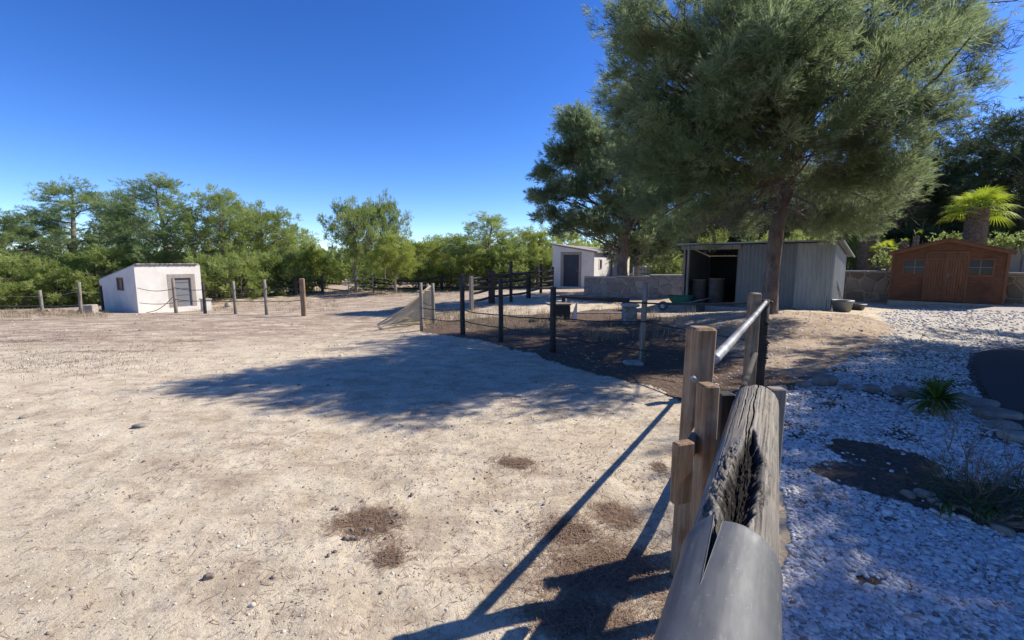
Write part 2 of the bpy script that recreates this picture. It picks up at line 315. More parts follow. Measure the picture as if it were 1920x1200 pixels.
def masks(x, y):
    wx = x+(fbm(x*1.7, y*1.7, 5)-.5)*.5; wy = y+(fbm(x*1.7+9, y*1.7, 6)-.5)*.5
    lit = inpoly(wx, wy, litter_poly).astype(float)
    # floor of the wood behind the fences
    lit = np.maximum(lit, sstep(31, 34, y+.0*x+(fbm(x*.4, y*.4, 3)-.5)*4)*.8)
    lit = np.maximum(lit, sstep(-.0, .4, (x-TW[0])*TN[0]+(y-TW[1])*TN[1])*(x > 6)*.9)
    lit = np.maximum(lit, .85*((x > 2.2) & (y > 18.5+.0*x)))
    gr = inpoly(x+(wx-x)*.4, y+(wy-y)*.4, gravel_poly).astype(float)*(1-lit)
    soil = np.zeros_like(x)
    for px, py, rx, ry, a in [(1655, 862, .42, .3, -.5), (1790, 930, .95, .34, -.55), (1610, 842, .25, .12, -.3), (1900, 960, .6, .4, -.5), (1632, 1098, .09, .05, 0), (1565, 905, .10, .08, 0), (1760, 765, .25, .15, 0)]:
        p = G(px, py); soil = np.maximum(soil, ell(x, y, p.x, p.y, rx, ry, a))
    duff_shade = np.zeros_like(x)  # brown needle patches; those by the log also paint its shadow
    for px, py, rx, ry, a in [(1130, 1075, .42, .24, .1), (1060, 1010, .2, .16, 0), (1155, 970, .16, .22, .2), (1090, 1185, .30, .18, 0), (1235, 885, .10, .12, 0), (695, 985, .28, .20, -.3), (968, 872, .20, .15, 0),
                              (730, 1050, .12, .12, 0), (340, 640, 1.6, .35, .1), (40, 640, 2.5, .5, 0), (200, 660, 2.2, .4, .1), (60, 600, 3, .8, 0), (700, 557, 5, .8, 0), (1300, 700, .5, .3, 0)]:
        p = G(px, py); duff_shade = np.maximum(duff_shade, ell(x, y, p.x, p.y, rx, ry, a)*(.9 if py > 700 else .55))
    duff_shade = np.maximum(duff_shade, lit*.85*(1-sstep(3.4, 5.2, x-.0*y))*(y < 17)); fence = np.clip(1.1-np.abs((x-1.1)-.64*(y-2.55))/.35, 0, 1)*(y < 5.7)*(y > -2); duff_shade = np.maximum(duff_shade, fence*.55)  # pen litter painted darker as tree shade; fence strip is plain duff
    scrub = sstep(9.5, 15, y-.25*x)*(1-sstep(-3, 2, x+.0*y))
    return lit, gr, soil, duff_shade, scrub
def ground_height(x, y):
    z = g(x, y); r = np.hypot(x, y); near = 1-sstep(9, 30, r)
    return z+((fbm(x*3.1, y*3.1, 1)-.5)*.035+(fbm(x*.8, y*.8, 2)-.5)*.06+(fbm(x*11, y*11, 4, 3)-.5)*.012)*near
ang = np.concatenate([np.linspace(-64, 64, 561), np.linspace(64, 296, 90)[1:-1]]); ang = np.radians(90-ang)
rad = np.concatenate([[.02], np.geomspace(.5, 60, 470), np.geomspace(62, 900, 24)])
A, RR = np.meshgrid(ang, rad); gx = (RR*np.cos(A)); gy = (RR*np.sin(A)); gzv = ground_height(gx, gy)
na, nr = len(ang), len(rad); V = np.stack([gx.ravel(), gy.ravel(), gzv.ravel()], 1)
i = np.arange(na); j = np.arange(nr-1)[:, None]; a0 = j*na+i; a1 = j*na+(i+1) % na
Q = np.stack([a0.ravel(), a0.ravel()+na, a1.ravel()+na, a1.ravel()], 1)
lit, gr, soil, duff_shade, scrub = masks(gx.ravel(), gy.ravel())
me = npmesh('ground', V, Q, {'litter': lit, 'gravel': gr, 'soil': soil, 'duff_shade': duff_shade, 'scrub': scrub, 'far_pale': sstep(8.5, 12.5, np.hypot(gx.ravel(), gy.ravel()))})
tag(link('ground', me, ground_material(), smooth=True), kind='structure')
def gh(x, y): return float(ground_height(np.array([x], float), np.array([y], float))[0])

# asphalt path on the right (a sheet following the terrain)
def sheet(name, poly, m, lift, n=60, kind='structure'):
    xs = [p[0] for p in poly]; ys = [p[1] for p in poly]; X, Y = np.meshgrid(np.linspace(min(xs), max(xs), n), np.linspace(min(ys), max(ys), n))
    wob = (fbm(X*2.5, Y*2.5, 8)-.5)*.25; ins = inpoly((X+wob).ravel(), (Y+wob).ravel(), poly).reshape(X.shape)
    V = np.stack([X.ravel(), Y.ravel(), (g(X, Y)+lift).ravel()], 1); F_ = []
    for a in range(n-1):
        for b in range(n-1):
            if ins[a, b] and ins[a+1, b] and ins[a, b+1] and ins[a+1, b+1]: k = a*n+b; F_.append((k, k+1, k+n+1, k+n))
    o = link(name, npmesh(name, V, np.array(F_)), m, smooth=True); return tag(o, kind=kind)
path_poly = pix([(1818, 668), (1812, 690), (1822, 720), (1850, 765), (1885, 810), (1919, 845)])+[(5.2, 2.8), (7, 2.2), (16, 3.5), (17, 9.5)]+pix([(1919, 655), (1860, 658)])
sheet('asphalt_path', path_poly, M['asphalt'], .045, 150)

# ------------------------------------------------------------------ small scatter (uncountable)
ICO = None
def ico():
    t = (1+5**.5)/2; v = np.array([(-1, t, 0), (1, t, 0), (-1, -t, 0), (1, -t, 0), (0, -1, t), (0, 1, t), (0, -1, -t), (0, 1, -t), (t, 0, -1), (t, 0, 1), (-t, 0, -1), (-t, 0, 1)])
    f = np.array([(0, 11, 5), (0, 5, 1), (0, 1, 7), (0, 7, 10), (0, 10, 11), (1, 5, 9), (5, 11, 4), (11, 10, 2), (10, 7, 6), (7, 1, 8), (3, 9, 4), (3, 4, 2), (3, 2, 6), (3, 6, 8), (3, 8, 9), (4, 9, 5), (2, 4, 11), (6, 2, 10), (8, 6, 7), (9, 8, 1)])
    return v/np.linalg.norm(v[0]), f
IV, IF = ico()
def pebbles(x, y, size, flat=.55, sink=.2, jit=.22, attrs=True):
    n = len(x); a = rng.uniform(0, 2*np.pi, n); sx = size*rng.uniform(.7, 1.35, n); sy = size*rng.uniform(.55, 1.0, n); sz = size*flat*rng.uniform(.7, 1.2, n)
    U = IV[None]*(1+rng.uniform(-jit, jit, (n, 12, 1))); X = U[:, :, 0]*sx[:, None]; Y = U[:, :, 1]*sy[:, None]; Z = U[:, :, 2]*sz[:, None]
    tl = rng.uniform(-.4, .4, n)[:, None]; Z2 = Z*np.cos(tl)+X*np.sin(tl); X = X*np.cos(tl)-Z*np.sin(tl)
    c, s = np.cos(a)[:, None], np.sin(a)[:, None]; z0 = ground_height(x, y)
    V = np.stack([x[:, None]+X*c-Y*s, y[:, None]+X*s+Y*c, z0[:, None]+Z2+sz[:, None]*(1-sink*2)*.6], 2).reshape(-1, 3)
    T = (IF[None]+np.arange(n)[:, None, None]*12).reshape(-1, 3); return V, T, np.repeat(rng.random(n), 12)
def pebble_mat(name, stops):
    m, nt, b = newmat(name); a = attr(nt, 'rnd'); col = ramp(nt, a, stops); f = noise(nt, coords(nt), 70, 4, .7)
    col = mix(nt, math_(nt, 'MULTIPLY', f, .22), col, (.25, .21, .18)); nt.links.new(col, b.inputs['Base Color']); b.inputs['Roughness'].default_value = .9; return m
M['pebble_white'] = pebble_mat('pebble_white', [(0, (.20, .16, .13)), (.12, (.42, .37, .32)), (.35, (.66, .63, .59)), (1, (.84, .82, .79))])
M['pebble_sand'] = pebble_mat('pebble_sand', [(0, (.12, .09, .07)), (.35, (.30, .24, .18)), (.6, (.55, .48, .39)), (1, (.72, .67, .58))])
def polar_scatter(n, r0, r1, a0, a1, bias=1.0):
    r = np.exp(rng.uniform(np.log(r0), np.log(r1), int(n))) if bias == 1 else np.sqrt(rng.uniform(r0**2, r1**2, int(n)))
    a = np.radians(90-rng.uniform(a0, a1, int(n))); return r*np.cos(a), r*np.sin(a)
# gravel stones
x, y = polar_scatter(250000, 1.2, 21, 22, 58); l, gr_, so_, du_, sc_ = masks(x, y)
edge = ~inpoly(x, y, path_poly)
k = (gr_ > .5) & edge & ((so_ < .40+.25*(fbm(x*9, y*9, 61)-.5)) | (rng.random(len(x)) < .004)) & (rng.random(len(x)) < np.clip((fbm(x*2.2, y*2.2, 62)-.29)*4.2+.15*(fbm(x*14, y*14, 63)-.5)*4, .12, 1)*(1-.86*sstep(7.5, 12.0, np.hypot(x, y))))
x, y = x[k], y[k]; r = np.hypot(x, y); Vp, Tp, rp = pebbles(x, y, .0080*rng.lognormal(0, .40, len(x))+.0015*r*rng.uniform(.6, 1.3, len(x)))
tag(link('gravel', npmesh('gravel', Vp, Tp, {'rnd': rp}), M['pebble_white'], smooth=False), kind='stuff')
# small stones and crumbs on the arena and litter
x, y = polar_scatter(26000, 1.2, 30, -56, 56); l, gr_, so_, du_, sc_ = masks(x, y); dens = fbm(x*.9, y*.9, 12)
k = (gr_ < .5) & (rng.random(len(x)) < np.clip((dens-.36)*3, .05, 1)); x, y = x[k], y[k]; r = np.hypot(x, y)
Vp, Tp, rp = pebbles(x, y, (.0022+.00065*r)*rng.lognormal(0, .45, len(x)), .6)
tag(link('grit', npmesh('grit', Vp, Tp, {'rnd': rp}), M['pebble_sand']), kind='stuff')
x, y = polar_scatter(900, 3.5, 15, 24, 42); l, gr_, so_, du_, sc_ = masks(x, y); k = l > .5
Vp, Tp, rp = pebbles(x[k], y[k], .02*rng.uniform(.6, 1.5, k.sum()), .6); tag(link('scattered_white_stones', npmesh('scattered_white_stones', Vp, Tp, {'rnd': rp}), M['pebble_white']), kind='stuff')
def blades_on_ground(x, y, length, width, lift=.004, up=.12):
    n = len(x); a = rng.uniform(0, 2*np.pi, n); z = ground_height(x, y)+lift; L = length*rng.uniform(.4, 1.3, n); bend = rng.uniform(-.5, .5, n)
    d = np.stack([np.cos(a), np.sin(a)], 1); e = np.stack([-d[:, 1], d[:, 0]], 1); W = width*rng.uniform(.6, 1.2, n); up_ = np.abs(rng.normal(0, up, n))*L
    def pt(s, o, zz): return np.stack([x+d[:, 0]*L*s+e[:, 0]*o, y+d[:, 1]*L*s+e[:, 1]*o, z+zz], 1)
    v = np.stack([pt(0, -W/2, 0), pt(0, W/2, 0), pt(.5, bend*L*.3-W/2, up_*.7), pt(.5, bend*L*.3+W/2, up_*.7), pt(1, bend*L*.1, up_)], 1).reshape(-1, 3)
    f = np.array([(0, 1, 3), (0, 3, 2), (2, 3, 4)]); return v, (f[None]+np.arange(n)[:, None, None]*5).reshape(-1, 3)
# fallen needles and twigs
x, y = polar_scatter(60000, 1.2, 18, -56, 50); l, gr_, so_, du_, sc_ = masks(x, y); dens = fbm(x*1.3, y*1.3, 22)
k = rng.random(len(x)) < np.clip(.05+np.clip((dens-.5)*1.2, 0, .3)+l*.9+np.clip(du_*1.8-.3, 0, 1)-gr_*.02, 0, 1)*np.where(gr_ > .5, .9, 1)+(gr_ > .5)*.10*(dens > .45); x, y = x[k], y[k]
v, t = blades_on_ground(x, y, .05+.006*np.hypot(x, y), .0014+.0009*np.hypot(x, y)); tag(link('fallen_needles', npmesh('fallen_needles', v, t), M['litter_bits']), kind='stuff')
# heaps of needles in the brown patches
xs, ys = [], []
for px, py, s, n in [(1130, 1075, .24, 2400), (1060, 1010, .13, 600), (670, 990, .10, 260), (715, 970, .09, 260), (700, 1010, .07, 160), (740, 1030, .09, 120), (640, 1000, .06, 60), (955, 868, .09, 170), (985, 878, .07, 110), (1090, 1180, .15, 900), (1155, 970, .1, 500), (735, 1060, .06, 80)]:
    p = G(px, py); xs.append(rng.normal(p.x, s, n)); ys.append(rng.normal(p.y, s*.8, n))
v, t = blades_on_ground(np.concatenate(xs), np.concatenate(ys), .075, .0024, .005, .16); tag(link('needle_heaps', npmesh('needle_heaps', v, t), M['dry'] if False else M['litter_bits']), kind='stuff')
# dry grass tufts
def grass(name, pts, h, n, wid, m, spread=.05):
    P_ = np.repeat(np.array(pts), n, 0); k = len(P_); x = P_[:, 0]+rng.normal(0, spread, k); y = P_[:, 1]+rng.normal(0, spread, k); z = ground_height(x, y)-.01
    a = rng.uniform(0, 2*np.pi, k); ln = np.abs(rng.normal(.35, .3, k)); L = h*rng.uniform(.3, 1.1, k); dx, dy = np.cos(a)*ln*L, np.sin(a)*ln*L
    ex, ey = -np.sin(a)*wid, np.cos(a)*wid
    v = np.stack([np.stack([x-ex, y-ey, z], 1), np.stack([x+ex, y+ey, z], 1), np.stack([x+dx*.4+ex*.7, y+dy*.4+ey*.7, z+L*.6], 1), np.stack([x+dx*.4-ex*.7, y+dy*.4-ey*.7, z+L*.6], 1), np.stack([x+dx, y+dy, z+L*.95], 1)], 1).reshape(-1, 3)
    f = np.array([(0, 1, 2), (0, 2, 3), (3, 2, 4)]); t = (f[None]+np.arange(k)[:, None, None]*5).reshape(-1, 3)
    return tag(link(name, npmesh(name, v, t, {'rnd': np.repeat(rng.random(k), 5)}), m), kind='stuff')
pts = []
for _ in range(150):
    p = G(random.uniform(800, 1060), random.triangular(572, 628, 600)); pts.append((p.x, p.y))
for _ in range(40):
    p = G(random.uniform(1100, 1340), random.uniform(572, 640)); pts.append((p.x, p.y))
for _ in range(150):
    p = G(random.uniform(-40, 200), random.uniform(583, 596)); pts.append((p.x, p.y))
for _ in range(90):
    p = G(random.uniform(300, 640), random.uniform(560, 584)); pts.append((p.x, p.y))
for _ in range(140):
    p = G(random.uniform(560, 860), random.uniform(545, 556)); pts.append((p.x, p.y))
grass('dry_grass', pts, .24, 26, .004, M['dry'], .10)
pts = []
for _ in range(75):
    p = G(random.triangular(-40, 460, 40), random.uniform(596, 700)); pts.append((p.x, p.y))
grass('low_weeds', pts, .05, 70, .004, M['dead_twig'], .5)
# ------------------------------------------------------------------ pine trees
def tufts(Cn, D, n, L, Wd, spread, rnd):
    """Cn centres, D main directions, n needles each; returns one mesh of thin needles"""
    k = len(Cn); c = np.repeat(Cn, n, 0); d = np.repeat(D, n, 0)+rng.normal(0, spread, (k*n, 3)); d /= np.linalg.norm(d, axis=1)[:, None]+1e-9
    c = c+np.repeat(D, n, 0)*rng.uniform(-.5, .5, (k*n, 1))*L; s = np.cross(d, rng.normal(0, 1, (k*n, 3))); s /= np.linalg.norm(s, axis=1)[:, None]+1e-9
    l = L*rng.uniform(.6, 1.25, (k*n, 1)); w_ = Wd*rng.uniform(.6, 1.2, (k*n, 1))
    mid = c+d*l*.5; mid[:, 2] -= 0; V = np.stack([c-s*w_*.3, mid-s*w_*.5, c+d*l, mid+s*w_*.5], 1).reshape(-1, 3)
    T = np.arange(k*n*4).reshape(-1, 4); r = np.clip(np.repeat(rnd, n)+rng.normal(0, .12, k*n), 0, 1); return V, T, np.repeat(r, 4)
def limb_path(a, b, sag=.0, n=7, wob=.06):
    a = Vector(a); b = Vector(b); L = (b-a).length; out = []
    o = Vector((random.uniform(-1, 1), random.uniform(-1, 1), random.uniform(-.3, 1)))*L*wob
    for i in range(n):
        t = i/(n-1); p = a.lerp(b, t)+o*math.sin(math.pi*t); p.z += -sag*math.sin(math.pi*t)*L+.0
        out.append(p+Vector((random.uniform(-1, 1), random.uniform(-1, 1), random.uniform(-1, 1)))*L*.012)
    return out
def pine_meshes(trunk, rad, blobs, clump_r, n_clumps, tuft_per, needles, L, Wd, spread=.55, flat=.7, dead=0, limb_r=.35, shell=.5, limb_from=None, limb_var=0):
    """trunk: list of points; blobs: (x,y,z,rx,ry,rz[,weight]); returns trunk MB, branch MB, crown arrays"""
    tr = MB(); tr.tube(trunk, rad, 12, jit=.07); br = MB(); tp = [Vector(p) for p in trunk]
    def tz(z):
        for a, b, ra, rb in zip(tp[:-1], tp[1:], rad[:-1], rad[1:]):
            if z <= b.z: t = max(0, (z-a.z)/max(1e-6, b.z-a.z)); return a.lerp(b, t), ra+(rb-ra)*t
        return tp[-1], rad[-1]
    wts = np.array([(b[6] if len(b) > 6 else 1)*b[3]*b[4]*b[5] for b in blobs])**.85; wts /= wts.sum()
    CC, DD, RN = [], [], []
    zlow = limb_from if limb_from is not None else tp[0].z+.25*(tp[-1].z-tp[0].z)
    for bi, b in enumerate(blobs):
        cen = Vector(b[:3]); hd = math.hypot(cen.x-tp[-1].x*0, cen.y); z0 = max(zlow+limb_var*random.random()**.7*(tp[-1].z-zlow), min(tp[-1].z, cen.z-(.45 if not limb_var else .2)*hd-.1))
        a, ra = tz(z0); lim = limb_path(a, cen, sag=.04, n=8, wob=.1); r0 = max(.02, min(ra*.7, limb_r*.06*(b[3]+b[5]+.5)))
        br.tube(lim, [r0*(1-.75*i/7) for i in range(8)], 6, jit=.08)
        n = max(2, int(round(n_clumps*wts[bi]))); rr = Vector(b[3:6])
        for _ in range(n):
            d = rng.normal(0, 1, 3); d /= np.linalg.norm(d); q = (shell+(1-shell)*rng.random()) if rng.random() < .8 else rng.random()*.7
            c = np.array([cen.x+d[0]*rr.x*q, cen.y+d[1]*rr.y*q, cen.z+d[2]*rr.z*q])
            k = random.randint(3, 7); s0 = lim[k]; tw = limb_path(s0, c, 0, 5, .12)
            L0 = (Vector(c)-s0).length; br.tube(tw, [max(.004, .008*L0*(1-.7*i/4)+.003) for i in range(5)], 4, cap=False)
            m_ = max(3, int(tuft_per*rng.uniform(.6, 1.4))); cr = clump_r*rng.uniform(.65, 1.35)
            o = rng.normal(0, 1, (m_, 3)); o /= np.linalg.norm(o, axis=1)[:, None]; q2 = rng.random((m_, 1))**.5
            pos = c+o*q2*np.array([cr, cr, cr*flat]); out = np.array([c[0]-tp[-1].x*.5, c[1], (c[2]-cen.z)*.6+.35*rr.z]); out /= np.linalg.norm(out)+1e-9
            dr = o*.7+out*.6+np.array([0, 0, .35]); dr /= np.linalg.norm(dr, axis=1)[:, None]
            CC.append(pos); DD.append(dr); RN.append(np.full(m_, rng.random()))
    V, T, r = tufts(np.concatenate(CC), np.concatenate(DD), needles, L, Wd, spread, np.concatenate(RN)); return tr, br, (V, T, r)
def crown_blobs(w, h, n, base=.25, top=.35, round_=1.0, lean=0):
    out = []
    for i in range(n):
        t = (i+.5)/n; z = h*(base+(1-base)*t); prof = math.sin(math.pi*min(1, max(.08, (t*.86+.16)))**.9)**.75*round_
        a = i*2.399+random.uniform(-.5, .5); rr = w*.5*prof; d = rr*random.uniform(.45, .75); s = w*.25*(.65+.5*prof)*random.uniform(.8, 1.25)
        out.append((math.cos(a)*d+lean*z, math.sin(a)*d, min(z, h-s*.6), s*1.15, s*1.15, s*.75))
    return out
class Proto: pass
def make_proto(w, h, n_blobs, base, matname, lean=0, clumps=150, clump_r=.40, tuft=24, needles=14, L=.19, Wd=.022, trunk_r=.15, barkm='bark_far', round_=1.0):
    bl = crown_blobs(w, h, n_blobs, base, round_=round_, lean=lean)
    trunk = [(0, 0, -.3)]+[(lean*h*t+random.uniform(-.08, .08), random.uniform(-.08, .08), h*t) for t in (.2, .4, .6, .8, .93)]
    tr, br, (V, T, r) = pine_meshes(trunk, [trunk_r*k for k in (1.2, 1, .85, .65, .4, .15)], bl, clump_r, clumps, tuft, needles, L, Wd, limb_from=h*base*.7, flat=.85)
    p = Proto(); p.tr = tr.mesh('trunk'); p.br = br.mesh('branches'); p.cr = npmesh('crown', V, T, {'rnd': r})
    p.tr.materials.append(M[barkm]); p.br.materials.append(M[barkm]); p.cr.materials.append(M[matname]); 
    z_ = np.percentile(V[:, 2], 99.7); p.h = float(z_); p.w = float(np.percentile(np.abs(V[:, 0]-V[:, 0].mean()), 98.5)*2); return p
def plant_tree(p, name, label, cat, px, Y, top, width, rz=None, group=None, mat=None, sink=0):
    b = B(px, Y); z = topz(top, Y); hh = z-b.z; ww = width*Y/F
    t = thing(name, label, cat, (b.x, b.y, b.z-sink), rz if rz is not None else random.uniform(0, 6.28), group); t.scale = (ww/p.w, ww/p.w, (hh+sink)/p.h)
    for nm, me in (('trunk', p.tr), ('branches', p.br), ('crown', p.cr)):
        o = bpy.data.objects.new(nm, me); C.objects.link(o); o.parent = t
        if nm == 'crown' and mat: o.material_slots[0].link = 'OBJECT'; o.material_slots[0].material = M[mat]
    return t
pr = [make_proto(6, 8, 20, .30, 'needle_far', clumps=240), make_proto(5, 9, 22, .22, 'needle_far', lean=.05, clumps=230), make_proto(6.5, 7, 18, .38, 'needle_far', clumps=240, round_=1.05),
      make_proto(5.5, 8, 16, .28, 'needle_far', lean=-.06, clumps=210, clump_r=.48)]
bush = [make_proto(4, 3.2, 12, .10, 'needle_yellow', clumps=150, clump_r=.34, tuft=16, L=.2, Wd=.03, trunk_r=.06), make_proto(4.5, 3.6, 13, .05, 'needle_far', clumps=150, clump_r=.38, tuft=16, L=.2, Wd=.03, trunk_r=.06)]
far_group = 'pines in the wood beyond the arena'
TREES = [  # proto, label, px, Y, top, width, material
 (0, 'bluish pine cut by the left edge of the view behind the wire fence', 5, 30, 395, 190, 'needle_blue'),
 (1, 'tall broad pine with stepped crown rising left of the white hut', 140, 33, 340, 190, 'needle_blue'),
 (3, 'narrow dark pine with leaning top just left of the tallest pine behind the hut', 243, 36, 356, 95, 'needle_blue'),
 (1, 'tallest pine of the left wood with jagged top above the white hut', 330, 32, 330, 165, 'needle_blue'),
 (0, 'olive green pine right of the hut roof behind the rope fence', 425, 31, 352, 150, 'needle_far'),
 (2, 'rounded pine behind the grey posts right of the white hut', 498, 34, 380, 150, 'needle_far'),
 (3, 'yellow green pine sloping down to the gap in the wood', 560, 37, 425, 110, 'needle_yellow'),
 (2, 'big umbrella shaped pine standing alone in the middle of the wood', 668, 31, 372, 125, 'needle_far'),
 (2, 'right hand lobe of pine with high rounded top beside the umbrella shaped pine', 722, 32.5, 366, 100, 'needle_far'),
 (0, 'pale yellow green pine with slim bare pale trunk beside the far black fence', 742, 29.5, 436, 110, 'needle_yellow'),
 (2, 'low pale green pine in the dip of the tree line', 800, 35, 446, 105, 'needle_yellow'),
 (0, 'brownish olive pine far behind the dip of the tree line', 845, 46, 440, 120, 'needle_far'),
 (3, 'dark green pine behind the tall black fence posts', 868, 34, 440, 90, 'needle_far'),
 (1, 'grey green pine with pointed top in the middle distance', 915, 33, 402, 125, 'needle_far'),
 (2, 'bright yellow green pine against the left end of the white stable', 1000, 34, 425, 125, 'needle_yellow'),
 (0, 'yellow green pine peeking out behind the white stable roof', 1070, 38, 432, 110, 'needle_yellow'),
]
for k_, lab, px, Y, top, wd, mt in TREES: plant_tree(pr[k_], 'pine_tree', lab, 'pine tree', px, Y, top, wd, group=far_group, mat=mt)
BUSH = [(20, 27, 478, 150, 'wide low pine bush at the far left behind the wire fence'), (110, 27.5, 487, 130, 'low pine bush behind the leaning grey post'), (205, 29, 462, 120, 'pine bush just behind the left wall of the white hut'),
        (290, 31, 470, 120, 'pine bush hidden behind the roof of the white hut'), (398, 27.5, 478, 95, 'young pine with crooked bare trunk right of the white hut'), (455, 27.5, 474, 100, 'dense young pine behind the grey rope fence'),
        (520, 30, 470, 105, 'young pine behind the thickest grey post'), (585, 32, 455, 90, 'bright young pine above the left end of the black fence'),
        (700, 33.5, 505, 80, 'low bush between the two bare trunks'), (790, 33, 485, 90, 'bright bush behind the black rail fence in the middle'), (838, 32.5, 492, 70, 'small bush right of the bright bush behind the black rail fence'),
        (885, 31, 470, 95, 'dark grey green bush behind the tall black posts'), (950, 31.5, 462, 100, 'grey green bush left of the white stable'), (1010, 32, 470, 90, 'yellow green bush touching the corner of the white stable')]
for i_, (px, Y, top, wd, lab) in enumerate(BUSH): plant_tree(bush[i_ % 2], 'young_pine', lab, 'young pine', px, Y, top, wd, group='young pines under the wood edge', mat='needle_yellow' if i_ in (7, 10, 11, 14) else 'needle_far')
# right hand dark pines behind the sheds (on the terrace)
RT = [(0, 'dark pine at the far right edge above the garden shed', 1905, 24, 185, 270), (1, 'dark pine left of the broad palm', 1745, 27, 235, 220), (2, 'dark pine between the metal shed and the garden shed', 1655, 29, 300, 220),
      (3, 'dark pine behind the right half of the metal shed', 1560, 27, 300, 220), (1, 'dark pine behind the middle of the metal shed', 1480, 30, 300, 200), (2, 'dark pine behind the open bay of the metal shed', 1390, 29, 340, 200),
      (0, 'dark pine behind the stone wall left of the metal shed', 1300, 31, 370, 180), (3, 'dark pine behind the white water tank', 1225, 34, 400, 150), (0, 'dark pine just outside the right edge above the garden shed', 2050, 22, 150, 260),
      (1, 'second row dark pine high behind the broad palm', 1840, 33, 250, 260)]
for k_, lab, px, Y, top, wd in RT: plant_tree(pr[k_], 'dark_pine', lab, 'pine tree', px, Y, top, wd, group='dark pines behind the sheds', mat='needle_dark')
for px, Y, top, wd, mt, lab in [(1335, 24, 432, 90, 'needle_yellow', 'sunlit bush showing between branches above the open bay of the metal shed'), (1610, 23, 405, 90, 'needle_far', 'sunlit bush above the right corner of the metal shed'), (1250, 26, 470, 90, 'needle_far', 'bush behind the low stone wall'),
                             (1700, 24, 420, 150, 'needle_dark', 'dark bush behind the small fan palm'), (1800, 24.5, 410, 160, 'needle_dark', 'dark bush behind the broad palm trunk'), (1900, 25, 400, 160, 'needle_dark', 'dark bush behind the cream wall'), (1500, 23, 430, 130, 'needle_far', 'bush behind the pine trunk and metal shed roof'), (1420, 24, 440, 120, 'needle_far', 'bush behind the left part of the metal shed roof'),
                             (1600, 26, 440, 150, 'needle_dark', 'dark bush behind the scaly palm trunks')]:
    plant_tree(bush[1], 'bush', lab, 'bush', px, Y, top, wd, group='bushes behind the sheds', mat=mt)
# off-frame pines on the right whose shade falls on the gravel
for k_, lab, x_, y_, hh, ww in [(0, 'tall pine outside the right edge shading the gravel', 12.6, 6.2, 8.2, 6.6), (2, 'pine outside the right edge nearest to the viewer', 11.2, .6, 8.2, 7.0), (1, 'pine outside the right edge shading the asphalt path', 16.5, 8.6, 9.5, 6.2), (3, 'low pine outside the right edge beside the path', 8.8, 2.6, 5.6, 5.2), (2, 'pine outside the right edge beside the far end of the path', 11.6, 8.0, 7.6, 4.6), (3, 'pine outside the right edge behind the viewer', 10.5, -3.2, 8.2, 7), (1, 'tall slender pine outside the right edge among the shading pines', 10.4, 6.0, 8.0, 4.6), (3, 'broad pine outside the right edge among the shading pines', 11.3, 2.9, 7.4, 5.8), (0, 'dense pine outside the right edge between the shading pines', 9.4, 3.9, 7.3, 5.4), (2, 'pine outside the right edge shading the near gravel', 9.9, 1.2, 7.7, 6.4)]:
    t = thing('shade_pine', lab, 'pine tree', (x_, y_, gz(x_, y_)), random.uniform(0, 6), 'pines along the path'); p = pr[k_]; t.scale = (ww/p.w, ww/p.w, hh/p.h)
    for nm, me in (('trunk', p.tr), ('branches', p.br), ('crown', p.cr)):
        o = bpy.data.objects.new(nm, me); C.objects.link(o); o.parent = t
        if nm == 'crown': o.material_slots[0].link = 'OBJECT'; o.material_slots[0].material = M['needle_dark']
# far-off wood: one mass of crowns closing the view
def far_wood():
    CC, DD, RN = [], [], []
    for i in range(620):
        a = random.uniform(-75, 78); r_ = random.uniform(44, 75); x_ = r_*math.sin(R(a)); y_ = r_*math.cos(R(a)); z0 = gz(x_, y_); hh = random.uniform(2.2, 3.8) if a < 15 else random.uniform(4, 8)
        m_ = 90; o = rng.normal(0, 1, (m_, 3)); o /= np.linalg.norm(o, axis=1)[:, None]; q = rng.random((m_, 1))**.4
        CC.append(np.array([x_, y_, z0+hh*.5])+o*q*np.array([2.4, 2.4, hh*.5])); DD.append(o*.6+np.array([0, 0, .6])); RN.append(np.full(m_, rng.random()))
    V, T, r = tufts(np.concatenate(CC), np.concatenate(DD), 7, .55, .16, .6, np.concatenate(RN))
    tag(link('far_wood', npmesh('far_wood', V, T, {'rnd': r}), M['needle_far']), kind='stuff')
far_wood()

